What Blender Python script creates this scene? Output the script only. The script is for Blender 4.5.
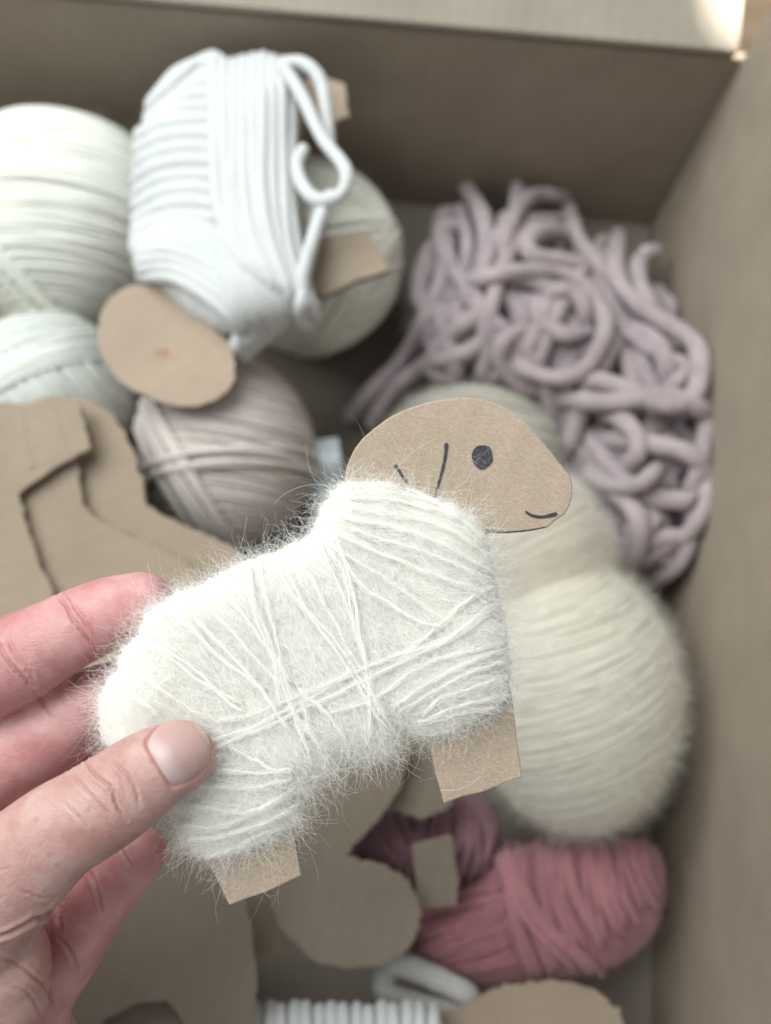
import bpy, bmesh, math, random
import numpy as np
from mathutils import Vector
from mathutils.bvhtree import BVHTree

random.seed(7)
rng = np.random.default_rng(11)
for o in list(bpy.data.objects):
    bpy.data.objects.remove(o)
S = bpy.context.scene
COL = S.collection

# ------------------------------------------------------------------ camera
W, HH, FPX = 771.0, 1024.0, 900.0
CAMH = 0.42
T_, R_ = math.radians(17.05), math.radians(5.1)
_X = np.array([1.0, 0, 0]); _U = np.array([0, math.cos(T_), math.sin(T_)])
FW = np.array([0, math.sin(T_), -math.cos(T_)])
RT = math.cos(R_) * _X + math.sin(R_) * _U
UP = math.cos(R_) * _U - math.sin(R_) * _X
CP = np.array([0, 0, CAMH])
FOCUS = 0.196
cam_d = bpy.data.cameras.new('camera')
cam = bpy.data.objects.new('camera', cam_d); COL.objects.link(cam)
from mathutils import Matrix
M = Matrix(((RT[0], UP[0], -FW[0], CP[0]), (RT[1], UP[1], -FW[1], CP[1]), (RT[2], UP[2], -FW[2], CP[2]), (0, 0, 0, 1)))
cam.matrix_world = M
cam_d.sensor_fit = 'VERTICAL'; cam_d.sensor_height = 36.0
cam_d.lens = FPX / HH * 36.0
cam_d.clip_start = 0.01; cam_d.clip_end = 50
cam_d.dof.use_dof = True; cam_d.dof.focus_distance = FOCUS
cam_d.dof.aperture_fstop = 7.6; cam_d.dof.aperture_blades = 0
S.camera = cam

# ------------------------------------------------------------------ light
w = bpy.data.worlds.new('World'); S.world = w; w.use_nodes = True
bg = w.node_tree.nodes['Background']
bg.inputs[0].default_value = (0.88, 0.97, 1.0, 1); bg.inputs[1].default_value = 0.42

def area(name, loc, target, sx, sy, energy, color):
    d = bpy.data.lights.new(name, 'AREA'); d.shape = 'RECTANGLE'; d.size = sx; d.size_y = sy
    d.energy = energy; d.color = color
    o = bpy.data.objects.new(name, d); COL.objects.link(o); o.location = loc
    o.rotation_euler = (Vector(target) - Vector(loc)).to_track_quat('-Z', 'Y').to_euler()
    return o
area('window_light', (-0.48, 0.38, 0.98), (0.0, 0.05, 0.16), 1.0, 0.9, 17.0, (0.94, 1.0, 0.99))
sp = bpy.data.lights.new('sun_patch_light', 'SPOT'); sp.energy = 700; sp.color = (1, 0.97, 0.9)
sp.spot_size = math.radians(2.6); sp.spot_blend = 0.08; sp.shadow_soft_size = 0.01
spo = bpy.data.objects.new('sun_patch_light', sp); COL.objects.link(spo)
spo.location = (0.40, 0.95, 1.2)
spo.rotation_euler = (Vector((0.142, 0.348, 0.130)) - Vector(spo.location)).to_track_quat('-Z', 'Y').to_euler()

S.view_settings.view_transform = 'Standard'; S.view_settings.look = 'None'
S.view_settings.exposure = 0.20; S.view_settings.gamma = 1.0
S.render.engine = 'CYCLES'
S.cycles.use_adaptive_sampling = True; S.cycles.adaptive_threshold = 0.02
S.cycles.max_bounces = 9; S.cycles.diffuse_bounces = 6; S.cycles.transmission_bounces = 8
try:
    S.cycles_curves.shape = 'RIBBONS'
except Exception:
    pass

# ------------------------------------------------------------------ projection helpers (places a thing at its real height)
def ray(px, py):
    return FW + (px - W / 2) / FPX * RT - (py - HH / 2) / FPX * UP

class Frame:
    """a plane in the place: origin point and normal; at() gives the point on it seen at a pixel, lifted h along the normal"""
    def __init__(s, o, n):
        s.o = np.array(o, float); n = np.array(n, float); s.n = n / np.linalg.norm(n)
        a = np.array([1.0, 0, 0]); a = a - s.n * (a @ s.n); s.a = a / np.linalg.norm(a); s.b = np.cross(s.n, s.a)
    def at(s, px, py, h=0.0):
        d = ray(px, py); t = ((s.o + s.n * h - CP) @ s.n) / (d @ s.n)
        return CP + d * t
    def many(s, P, h=0.0):
        P = np.asarray(P, float)
        d = FW[None] + ((P[:, 0] - W / 2) / FPX)[:, None] * RT - ((P[:, 1] - HH / 2) / FPX)[:, None] * UP
        h = np.broadcast_to(np.asarray(h, float), (len(P),))
        t = ((s.o - CP) @ s.n + h) / (d @ s.n)
        return CP + d * t[:, None]
def flat_frame(z, nx=0.0, ny=0.0, px=385, py=512):
    d = ray(px, py); o = CP + d * ((z - CAMH) / d[2])
    return Frame(o, (nx, ny, 1.0))
def depth_pt(px, py, D):
    return CP + ray(px, py) * D
def project(P):
    q = np.asarray(P) - CP; d = q @ FW
    return np.stack([W / 2 + FPX * (q @ RT) / d, HH / 2 - FPX * (q @ UP) / d], -1), d

def catmull(P, n=6, closed=False):
    P = np.asarray(P, float); out = []
    m = len(P)
    rngi = range(m) if closed else range(m - 1)
    for i in rngi:
        if closed:
            p0, p1, p2, p3 = P[(i - 1) % m], P[i], P[(i + 1) % m], P[(i + 2) % m]
        else:
            p1, p2 = P[i], P[i + 1]
            p0 = P[i - 1] if i > 0 else 2 * p1 - p2
            p3 = P[i + 2] if i + 2 < m else 2 * p2 - p1
        for k in range(n):
            t = k / n
            out.append(0.5 * ((2 * p1) + (-p0 + p2) * t + (2 * p0 - 5 * p1 + 4 * p2 - p3) * t * t + (-p0 + 3 * p1 - 3 * p2 + p3) * t ** 3))
    if not closed: out.append(P[-1])
    return np.array(out)

def resample(P, n):
    P = np.asarray(P, float)
    s = np.concatenate([[0], np.cumsum(np.linalg.norm(np.diff(P, axis=0), axis=1))])
    t = np.linspace(0, s[-1], n)
    return np.stack([np.interp(t, s, P[:, k]) for k in range(P.shape[1])], -1)

# ------------------------------------------------------------------ object helpers
def tag(o, label=None, cat=None, group=None, kind=None):
    if label: o['label'] = label
    if cat: o['category'] = cat
    if group: o['group'] = group
    if kind: o['kind'] = kind
    return o
def empty(name, loc=(0, 0, 0)):
    o = bpy.data.objects.new(name, None); COL.objects.link(o); o.location = [float(v) for v in loc]
    o.empty_display_size = 0.01
    return o
def link(name, me, mats, parent=None):
    for m in (mats if isinstance(mats, (list, tuple)) else [mats]):
        me.materials.append(m)
    o = bpy.data.objects.new(name, me); COL.objects.link(o)
    if parent:
        o.parent = parent
        o.location = -parent.location
    return o
def quads_mesh(name, V, Q, UVL=None, mi=None, smooth=True):
    V = np.asarray(V, np.float32); Q = np.asarray(Q, np.int32)
    me = bpy.data.meshes.new(name)
    me.vertices.add(len(V)); me.vertices.foreach_set('co', V.ravel())
    k = Q.shape[1]
    me.loops.add(Q.size); me.loops.foreach_set('vertex_index', Q.ravel())
    me.polygons.add(len(Q)); me.polygons.foreach_set('loop_start', np.arange(0, Q.size, k, dtype=np.int32))
    me.polygons.foreach_set('loop_total', np.full(len(Q), k, np.int32))
    if mi is not None: me.polygons.foreach_set('material_index', np.asarray(mi, np.int32))
    me.polygons.foreach_set('use_smooth', np.full(len(Q), smooth))
    if UVL is not None:
        uv = me.uv_layers.new(name='UVMap'); uv.data.foreach_set('uv', np.asarray(UVL, np.float32).ravel())
    me.update(calc_edges=True)
    return me

def tube_arrays(P, r, sides=8, closed=False, flat=1.0, wob=0.0, cap=True, up=None):
    """swept tube; r scalar or array. returns V, Q, UV per loop (u along in metres, v around 0..1)"""
    P = np.asarray(P, float); n = len(P)
    r = np.broadcast_to(np.asarray(r, float), (n,)).copy()
    if wob: 
        ph = rng.uniform(0, 6.28, 3); s = np.linspace(0, n * 0.35, n)
        r *= 1 + wob * (np.sin(s * 1.7 + ph[0]) + np.sin(s * 3.1 + ph[1]) * 0.7 + np.sin(s * 0.6 + ph[2]))
    if closed: T = np.roll(P, -1, 0) - np.roll(P, 1, 0)
    else: T = np.gradient(P, axis=0)
    T /= np.linalg.norm(T, axis=1)[:, None] + 1e-12
    N = np.zeros_like(P)
    ref = np.array(up if up is not None else (0.13, 0.21, 1.0))
    a = ref - T[0] * (ref @ T[0])
    if np.linalg.norm(a) < 1e-3: a = np.array([1.0, 0, 0]) - T[0] * T[0][0]
    a /= np.linalg.norm(a); N[0] = a
    for i in range(1, n):
        if up is not None:
            a = ref - T[i] * (ref @ T[i])
        else:
            a = N[i - 1] - T[i] * (N[i - 1] @ T[i])
        N[i] = a / (np.linalg.norm(a) + 1e-12)
    B = np.cross(T, N)
    th = np.linspace(0, 2 * math.pi, sides, endpoint=False)
    c, s_ = np.cos(th), np.sin(th)
    V = P[:, None, :] + r[:, None, None] * (c[None, :, None] * N[:, None, :] * flat + s_[None, :, None] * B[:, None, :])
    V = V.reshape(-1, 3)
    L = np.concatenate([[0], np.cumsum(np.linalg.norm(np.diff(P, axis=0), axis=1))])
    m = n if closed else n - 1
    i = np.arange(m)[:, None]; j = np.arange(sides)[None, :]
    i2 = (i + 1) % n; j2 = (j + 1) % sides
    Q = np.stack([i * sides + j, i * sides + j2, i2 * sides + j2, i2 * sides + j], -1).reshape(-1, 4)
    Lx = np.append(L, L[-1] + (np.linalg.norm(P[0] - P[-1]) if closed else 0))
    u0 = Lx[i] + 0 * j; u1 = Lx[i + 1] + 0 * j
    v0 = (j + 0 * i) / sides; v1 = (j + 1 + 0 * i) / sides
    UV = np.stack([np.stack([u0, v0], -1), np.stack([u0, v1], -1), np.stack([u1, v1], -1), np.stack([u1, v0], -1)], 2).reshape(-1, 4, 2)
    UV[..., 0] += rng.uniform(0, 3)
    if not closed and cap:
        # rounded ends
        base = len(V); V = list(V)
        V = np.array(V)
        extra = []; eq = []; euv = []
        for end in (0, 1):
            idx = 0 if end == 0 else n - 1
            d = -T[0] if end == 0 else T[-1]
            ring0 = np.arange(sides) + idx * sides
            prev = ring0
            for q_, sc in ((0.55, 0.8), (0.9, 0.35)):
                rr = P[idx] + d * r[idx] * q_ * min(1, flat + .2) + (V[ring0] - P[idx]) * sc
                ids = base + len(extra) + np.arange(sides); extra.extend(list(rr))
                for j_ in range(sides):
                    jj = (j_ + 1) % sides
                    f = [prev[j_], prev[jj], ids[jj], ids[j_]]
                    if end == 0: f = f[::-1]
                    eq.append(f); euv.append([[0, 0]] * 4)
                prev = ids
            tip = base + len(extra); extra.append(P[idx] + d * r[idx] * min(1, flat + .2))
            for j_ in range(0, sides, 2):
                jj = (j_ + 1) % sides; j3 = (j_ + 2) % sides
                f = [prev[j_], prev[jj], prev[j3], tip]
                if end == 0: f = f[::-1]
                eq.append(f); euv.append([[0, 0]] * 4)
        V = np.vstack([V, np.array(extra)]); Q = np.vstack([Q, np.array(eq)]); UV = np.concatenate([UV, np.array(euv, float)])
    return V, Q, UV
class Bag:
    def __init__(s): s.V = []; s.Q = []; s.U = []; s.n = 0
    def add(s, V, Q, UV):
        s.V.append(V); s.Q.append(Q + s.n); s.U.append(UV); s.n += len(V)
    def build(s, name, mat, parent=None):
        return link(name, quads_mesh(name, np.vstack(s.V), np.vstack(s.Q), np.concatenate(s.U)), mat, parent)
def tube(name, P, r, mat, parent, **k):
    return link(name, quads_mesh(name, *tube_arrays(P, r, **k)), mat, parent)

def hair_obj(name, pts, radius, mat, parent):
    """pts (n,k,3): fine fibres as real thin strands"""
    n, k, _ = pts.shape
    cu = bpy.data.hair_curves.new(name)
    cu.add_curves([k] * n)
    cu.points.foreach_set('position', pts.astype(np.float32).ravel())
    rad = np.broadcast_to(np.asarray(radius, np.float32).reshape(-1, 1) if np.ndim(radius) else np.float32(radius), (n, k)) * np.linspace(1, 0.55, k)[None]
    at = cu.attributes.get('radius') or cu.attributes.new('radius', 'FLOAT', 'POINT')
    at.data.foreach_set('value', np.ascontiguousarray(rad, np.float32).ravel())
    cu.materials.append(mat)
    o = bpy.data.objects.new(name, cu); COL.objects.link(o)
    if parent: o.parent = parent; o.location = -parent.location
    o['kind'] = 'stuff'
    return o
def unit(a): return a / (np.linalg.norm(a, axis=-1, keepdims=True) + 1e-12)
def grow(start, d0, length, k=8, curl=0.5, droop=None):
    """curly fibres from start points along d0"""
    n = len(start); P = np.zeros((n, k, 3)); P[:, 0] = start
    d = unit(d0); ax = unit(rng.normal(size=(n, 3)))
    st = (np.asarray(length).reshape(-1, 1) / (k - 1))
    c = rng.normal(size=(n, 1)) * curl
    for i in range(1, k):
        d = unit(d + np.cross(ax, d) * c + rng.normal(size=(n, 3)) * curl * 0.35)
        P[:, i] = P[:, i - 1] + d * st
    return P

# ------------------------------------------------------------------ materials
def nmat(name):
    m = bpy.data.materials.new(name); m.use_nodes = True
    nt = m.node_tree; b = nt.nodes['Principled BSDF']
    return m, nt, b
def N(nt, t, **k):
    n = nt.nodes.new(t)
    for a, v in k.items():
        if a in ('op',): n.operation = v
        else: setattr(n, a, v)
    return n
def ramp(nt, fac, stops):
    r = nt.nodes.new('ShaderNodeValToRGB'); e = r.color_ramp.elements
    while len(e) < len(stops): e.new(0.5)
    for el, (p, c) in zip(e, stops): el.position = p; el.color = (*c, 1) if len(c) == 3 else c
    nt.links.new(fac, r.inputs[0]); return r
def noise(nt, vec, scale, detail=3, rough=0.5):
    n = nt.nodes.new('ShaderNodeTexNoise'); n.inputs['Scale'].default_value = scale
    n.inputs['Detail'].default_value = detail; n.inputs['Roughness'].default_value = rough
    if vec is not None: nt.links.new(vec, n.inputs['Vector'])
    return n
def mapping(nt, vec, scale=(1, 1, 1), rot=(0, 0, 0)):
    m = nt.nodes.new('ShaderNodeMapping'); m.inputs['Scale'].default_value = scale; m.inputs['Rotation'].default_value = rot
    nt.links.new(vec, m.inputs['Vector']); return m.outputs[0]
def bump(nt, h, strength, dist, prev=None):
    b = nt.nodes.new('ShaderNodeBump'); b.inputs['Strength'].default_value = strength; b.inputs['Distance'].default_value = dist
    nt.links.new(h, b.inputs['Height'])
    if prev is not None: nt.links.new(prev, b.inputs['Normal'])
    return b.outputs[0]
def mixc(nt, fac, a, b, mode='MIX'):
    m = nt.nodes.new('ShaderNodeMix'); m.data_type = 'RGBA'; m.blend_type = mode
    for sock, v in ((m.inputs[0], fac), (m.inputs[6], a), (m.inputs[7], b)):
        if isinstance(v, (int, float)): sock.default_value = v
        elif isinstance(v, tuple): sock.default_value = (*v, 1)
        else: nt.links.new(v, sock)
    return m.outputs[2]

def kraft(name, base, flute_rot=0.0, flute_scale=1.0, flute=0.35, speck=1.0, axis='obj'):
    m, nt, b = nmat(name)
    tc = N(nt, 'ShaderNodeTexCoord'); v = tc.outputs['Object']
    c0 = np.array(base)
    n1 = noise(nt, v, 26, 4, .6)          # broad mottling
    n2 = noise(nt, mapping(nt, v, (900, 2200, 900), (0, 0, flute_rot + .5)), 1.0, 5, .8)    # paper fibres
    n3 = noise(nt, v, 3600, 2, .6)
    col = ramp(nt, n1.outputs[0], [(0.3, tuple(c0 * 0.90)), (0.7, tuple(c0 * 1.07))]).outputs[0]
    sp1 = ramp(nt, n2.outputs[0], [(0.30, (0.70, 0.66, 0.60)), (0.5, (1, 1, 1)), (0.74, (1.22, 1.22, 1.2))]).outputs[0]
    col = mixc(nt, 0.75 * speck, col, sp1, 'MULTIPLY')
    sp2 = ramp(nt, n3.outputs[0], [(0.30, (0.50, 0.43, 0.36)), (0.44, (1, 1, 1)), (0.60, (1, 1, 1)), (0.72, (1.4, 1.36, 1.3))]).outputs[0]
    col = mixc(nt, 0.6 * speck, col, sp2, 'MULTIPLY')
    nt.links.new(col, b.inputs['Base Color'])
    wv = N(nt, 'ShaderNodeTexWave'); wv.inputs['Scale'].default_value = 1.0; wv.inputs['Distortion'].default_value = 0.6
    wv.inputs['Detail Scale'].default_value = 0.4
    nt.links.new(mapping(nt, v, (46 * flute_scale, 46 * flute_scale, 0.0), (0, 0, flute_rot)), wv.inputs['Vector'])
    nt.links.new(mixc(nt, min(1.0, flute * 3), col, mixc(nt, 1.0, col, ramp(nt, wv.outputs[0], [(.2, (.93, .92, .91)), (.8, (1.03, 1.03, 1.03))]).outputs[0], 'MULTIPLY')), b.inputs['Base Color'])
    bm = bump(nt, wv.outputs[0], flute, 0.0006)
    nd = noise(nt, v, 9, 3, .5); bm = bump(nt, nd.outputs[0], 0.6, 0.006, bm)
    bm = bump(nt, n1.outputs[0], 0.5, 0.0015, bm)
    bm = bump(nt, n2.outputs[0], 0.35, 0.00012, bm)
    nt.links.new(bm, b.inputs['Normal'])
    b.inputs['Roughness'].default_value = 0.86
    b.inputs['Specular IOR Level'].default_value = 0.25
    return m

def yarn_mat(name, base, var=0.10, u=500.0, vv=5.0, bs=0.7, twist=0.0, trans=0.12, sheen=0.3, fibre_tint=(0.85, 0.85, 0.85)):
    m, nt, b = nmat(name)
    tc = N(nt, 'ShaderNodeTexCoord'); uv = tc.outputs['UV']; ob = tc.outputs['Object']
    c0 = np.array(base)
    # fibres run along the strand, slightly twisted
    f1 = noise(nt, mapping(nt, uv, (u, vv * 2.2, 1), (0, 0, 0)), 1.0, 5, .7)
    n1 = noise(nt, ob, 60, 3, .5)
    col = ramp(nt, n1.outputs[0], [(0.3, tuple(np.clip(c0 * (1 - var), 0, .96))), (0.7, tuple(np.clip(c0 * (1 + var), 0, .96)))]).outputs[0]
    fr = ramp(nt, f1.outputs[0], [(0.3, fibre_tint), (0.6, (1.0, 1.0, 1.0))]).outputs[0]  # darker where the fibre noise is low
    col = mixc(nt, 0.8, col, fr, 'MULTIPLY')
    nt.links.new(col, b.inputs['Base Color'])
    bm = bump(nt, f1.outputs[0], bs, 0.0006)
    if twist:
        wv = N(nt, 'ShaderNodeTexWave'); wv.inputs['Scale'].default_value = 1.0; wv.inputs['Distortion'].default_value = 1.2
        wv.bands_direction = 'DIAGONAL'
        nt.links.new(mapping(nt, uv, (twist, 0.3183 * 2 , 0)), wv.inputs['Vector'])
        bm = bump(nt, wv.outputs[0], 0.8, 0.0007, bm)
    nt.links.new(bm, b.inputs['Normal'])
    b.inputs['Roughness'].default_value = 0.9
    b.inputs['Specular IOR Level'].default_value = 0.15
    b.inputs['Sheen Weight'].default_value = sheen
    b.inputs['Sheen Roughness'].default_value = 0.6
    tr = N(nt, 'ShaderNodeBsdfTranslucent'); nt.links.new(col, tr.inputs[0]); nt.links.new(bm, tr.inputs['Normal'])
    mx = N(nt, 'ShaderNodeMixShader'); mx.inputs[0].default_value = trans
    nt.links.new(b.outputs[0], mx.inputs[1]); nt.links.new(tr.outputs[0], mx.inputs[2])
    nt.links.new(mx.outputs[0], nt.nodes['Material Output'].inputs[0])
    return m
def hair_mat(name, base, trans=0.4, rough=0.5):
    m, nt, b = nmat(name)
    b.inputs['Base Color'].default_value = (*base, 1); b.inputs['Roughness'].default_value = rough
    b.inputs['Specular IOR Level'].default_value = 0.35
    tr = N(nt, 'ShaderNodeBsdfTranslucent'); tr.inputs[0].default_value = (*base, 1)
    mx = N(nt, 'ShaderNodeMixShader'); mx.inputs[0].default_value = trans
    nt.links.new(b.outputs[0], mx.inputs[1]); nt.links.new(tr.outputs[0], mx.inputs[2])
    nt.links.new(mx.outputs[0], nt.nodes['Material Output'].inputs[0])
    return m

K_HEAD = kraft('kraft_near', (0.385, 0.298, 0.228), 0.3, 1, 0.08)
K_BLANK = kraft('kraft_blank', (0.285, 0.222, 0.166), 1.1, 1, 0.06, 0.8)  # darker than the head card: dimmer light inside the box put into the colour
K_BLANK2 = kraft('kraft_blank_shaded', (0.205, 0.166, 0.130), 0.2, 1, 0.07, 0.8)  # bottom cutouts: blocked light at the front painted in as darker board
K_BOX = kraft('kraft_box', (0.30, 0.242, 0.188), 0.0, 1, 0.11, 0.5)
K_EDGE = kraft('kraft_edge', (0.44, 0.36, 0.28), 0.0, 1, 0.2, 1.0)
K_FLUTE = kraft('kraft_flute', (0.27, 0.21, 0.16), 0.0, 1, 0.2, 1.0)

# ------------------------------------------------------------------ polygon helpers
def poly_offset(P2, d):
    """inward offset of closed 2D outline (signed by orientation)"""
    A = 0.5 * np.sum(P2[:, 0] * np.roll(P2[:, 1], -1) - np.roll(P2[:, 0], -1) * P2[:, 1])
    T = unit(np.roll(P2, -1, 0) - P2); Tm = unit(P2 - np.roll(P2, 1, 0))
    n1 = np.stack([-T[:, 1], T[:, 0]], -1); n0 = np.stack([-Tm[:, 1], Tm[:, 0]], -1)
    nn = unit(n0 + n1); k = 1 / np.clip((nn * n1).sum(1), 0.5, 1)
    return P2 + nn * (d * k * (1 if A > 0 else -1))[:, None]
def densify(P2, step):
    out = []
    for i in range(len(P2)):
        a, b = P2[i], P2[(i + 1) % len(P2)]
        m = max(1, int(np.linalg.norm(b - a) / step))
        for k in range(m): out.append(a + (b - a) * k / m)
    return np.array(out)
def in_poly(P, poly):
    x, y = P[:, 0], P[:, 1]; ins = np.zeros(len(P), bool); j = len(poly) - 1
    for i in range(len(poly)):
        xi, yi = poly[i]; xj, yj = poly[j]
        c = ((yi > y) != (yj > y)) & (x < (xj - xi) * (y - yi) / (yj - yi + 1e-12) + xi)
        ins ^= c; j = i
    return ins
def dist_poly(P, poly):
    A = poly; B = np.roll(poly, -1, 0); D = B - A
    best = np.full(len(P), 1e9)
    for a, d in zip(A, D):
        t = np.clip(((P - a) @ d) / (d @ d + 1e-12), 0, 1)
        best = np.minimum(best, np.linalg.norm(P - (a + t[:, None] * d), axis=1))
    return best

def px_outline(spec, n=5):
    """spec: list of (x, y) smooth points or (x, y, 1) sharp corners"""
    P = np.array([(s[0], s[1]) for s in spec], float); sharp = [len(s) > 2 for s in spec]
    if all(sharp): return P
    m = len(P); out = []
    for i in range(m):
        p1, p2 = P[i], P[(i + 1) % m]
        p0 = P[i - 1] if not sharp[i] else 2 * p1 - p2
        p3 = P[(i + 2) % m] if not sharp[(i + 1) % m] else 2 * p2 - p1
        if sharp[i] and sharp[(i + 1) % m]: out.append(p1); continue
        for k in range(n):
            t = k / n
            out.append(0.5 * ((2 * p1) + (-p0 + p2) * t + (2 * p0 - 5 * p1 + 4 * p2 - p3) * t * t + (-p0 + 3 * p1 - 3 * p2 + p3) * t ** 3))
    return np.array(out)

def cut_card(name, spec, fr, parent, mat, th=0.0035, rough=0.0002):
    """a piece of corrugated board: two liners with a fluted layer between them"""
    O = densify(px_outline(spec), 14.0)
    W3 = fr.many(O)
    P2 = np.stack([(W3 - fr.o) @ fr.a, (W3 - fr.o) @ fr.b], -1)
    P2 = densify(P2, 0.0025)
    P2 = P2 + rng.normal(size=P2.shape) * rough
    A = 0.5 * np.sum(P2[:, 0] * np.roll(P2[:, 1], -1) - np.roll(P2[:, 0], -1) * P2[:, 1])
    if A < 0: P2 = P2[::-1]
    n = len(P2); h = th / 2; lt = min(0.0005, th * 0.16)
    prof = [(0.00035, h), (0.00008, h - 0.00012), (0, h - lt * .6), (0.00005, h - lt), (0.0007, h - lt - 0.00002),
            (0.0007, -h + lt + 0.00002), (0.00005, -h + lt), (0, -h + lt * .6), (0.00008, -h + 0.00012), (0.00035, -h)]
    rings = []
    for ins, z in prof:
        q = poly_offset(P2, ins); rings.append(fr.o + q[:, :1] * fr.a + q[:, 1:] * fr.b + z * fr.n)
    V = np.vstack(rings); faces = []; mi = []
    for k in range(len(prof) - 1):
        for i in range(n):
            j = (i + 1) % n
            faces.append((k * n + i, (k + 1) * n + i, (k + 1) * n + j, k * n + j)); mi.append(2 if k in (3, 4, 5) else (1 if k in (1,2, 6,7) else 0))
    faces.append(tuple(range(n))); mi.append(0)
    faces.append(tuple(range((len(prof) - 1) * n, len(prof) * n))[::-1]); mi.append(0)
    # fluting ribbon between the liners
    s = np.concatenate([[0], np.cumsum(np.linalg.norm(np.diff(P2, axis=0), axis=1))])
    m = int(s[-1] / 0.0012); t = np.linspace(0, s[-1], m)
    q0 = np.stack([np.interp(t, s, P2[:, 0]), np.interp(t, s, P2[:, 1])], -1)
    po = poly_offset(P2, 0.0009); q1 = np.stack([np.interp(t, s, po[:, 0]), np.interp(t, s, po[:, 1])], -1)
    zz = (h - lt) * 0.98 * np.sin(t * 2 * math.pi / 0.0068)
    b = len(V)
    R0 = fr.o + q0[:, :1] * fr.a + q0[:, 1:] * fr.b + zz[:, None] * fr.n
    R1 = fr.o + q1[:, :1] * fr.a + q1[:, 1:] * fr.b + zz[:, None] * fr.n
    V = np.vstack([V, R0, R1])
    for i in range(m - 1):
        faces.append((b + i, b + i + 1, b + m + i + 1, b + m + i)); mi.append(1)
    me = bpy.data.meshes.new(name); me.from_pydata(V.tolist(), [], faces)
    me.polygons.foreach_set('material_index', mi); me.update()
    return link(name, me, [mat, K_EDGE, K_FLUTE], parent)

class Pillow:
    """wound-yarn body on a card: its outline in pixels, bulging both ways from the card plane"""
    def __init__(s, fr, spec, T, wpx, tb=None, rag=0):
        s.fr = fr; s.poly = px_outline(spec, 6)
        if rag:
            s.poly = densify(s.poly, 3.0); q = rng.normal(size=s.poly.shape); q = (q + np.roll(q, 1, 0) + np.roll(q, -1, 0)) / 1.7; s.poly = s.poly + q * rag
        s.T = T; s.w = wpx; s.tb = tb or T
        s.lo = s.poly.min(0) - 12; hi = s.poly.max(0) + 12; s.g = 2.0
        nx, ny = np.ceil((hi - s.lo) / s.g).astype(int) + 2
        X, Y = np.meshgrid(s.lo[0] + np.arange(nx) * s.g, s.lo[1] + np.arange(ny) * s.g); G = np.stack([X.ravel(), Y.ravel()], -1)
        s.map = (dist_poly(G, s.poly) * np.where(in_poly(G, s.poly), 1, -1)).reshape(ny, nx)
    def sd(s, P):
        q = (np.asarray(P, float) - s.lo) / s.g; ny, nx = s.map.shape
        x = np.clip(q[:, 0], 0, nx - 1.001); y = np.clip(q[:, 1], 0, ny - 1.001); i = x.astype(int); j = y.astype(int); u = x - i; v = y - j
        return (s.map[j, i] * (1 - u) + s.map[j, i + 1] * u) * (1 - v) + (s.map[j + 1, i] * (1 - u) + s.map[j + 1, i + 1] * u) * v
    def h(s, P):
        u = np.clip(s.sd(P) / s.w, 0, 1)
        return s.T * np.sqrt(np.clip(1 - (1 - u) ** 2, 0, 1))
    def top(s, P, lift=0.0):
        return s.fr.many(P, s.h(P) + lift)
    def body(s, name, mat, parent, n=70, bumpy=0.0):
        lo = s.poly.min(0); hi = s.poly.max(0); st = max(hi - lo) / n
        gx = np.arange(lo[0] - st, hi[0] + 2 * st, st); gy = np.arange(lo[1] - st, hi[1] + 2 * st, st)
        X, Y = np.meshgrid(gx, gy); G = np.stack([X.ravel(), Y.ravel()], -1)
        ins = in_poly(G, s.poly); d = dist_poly(G, s.poly)
        near = (~ins) & (d < st * 1.6)
        # pull outside verts on to the outline
        A = s.poly; B = np.roll(A, -1, 0); idx = np.where(near)[0]
        for i in idx:
            D = B - A; t = np.clip(((G[i] - A) * D).sum(1) / ((D * D).sum(1) + 1e-9), 0, 1); C = A + t[:, None] * D
            k = np.argmin(np.linalg.norm(C - G[i], axis=1)); G[i] = C[k]
        ok = ins | near; hgt = s.h(G)
        nx = len(gx); ny = len(gy); ids = np.arange(nx * ny).reshape(ny, nx)
        q = np.stack([ids[:-1, :-1], ids[:-1, 1:], ids[1:, 1:], ids[1:, :-1]], -1).reshape(-1, 4)
        q = q[ok[q].all(1)]
        hh = hgt * (1 + (rng.normal(size=len(hgt)) * bumpy if bumpy else 0))
        Vt = s.fr.many(G, hh); Vb = s.fr.many(G, -hgt * s.tb / s.T)
        n0 = len(Vt); V = np.vstack([Vt, Vb]); Q = np.vstack([q[:, ::-1], q + n0])
        UV = np.stack([G[Q[:, k] % n0] for k in range(4)], 1) * 0.0002
        me = quads_mesh(name, V, Q, UV)
        return link(name, me, mat, parent)
    def strand(s, P, lift, wrap=True, n=26, both=False):
        """path lying on the bulge; the ends tuck round the edge to the back"""
        P = resample(catmull(P, 8) if len(P) > 2 else P, n)
        W3 = s.top(P, lift)
        if wrap:
            ed = s.fr.n * (s.T + 0.0)
            a = W3[0] - ed * 0.9 + (W3[1] - W3[0]) * 0.5; z = W3[-1] - ed * 0.9 - (W3[-1] - W3[-2]) * 0.5
            out = W3[0] - (W3[1] - W3[0]) * 0.25 - ed * 0.3; out2 = W3[-1] + (W3[-1] - W3[-2]) * 0.25 - ed * 0.3
            W3 = np.vstack([a, out, W3, out2, z])
            W3 = resample(catmull(W3, 3), n + 8)
        return W3

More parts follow.
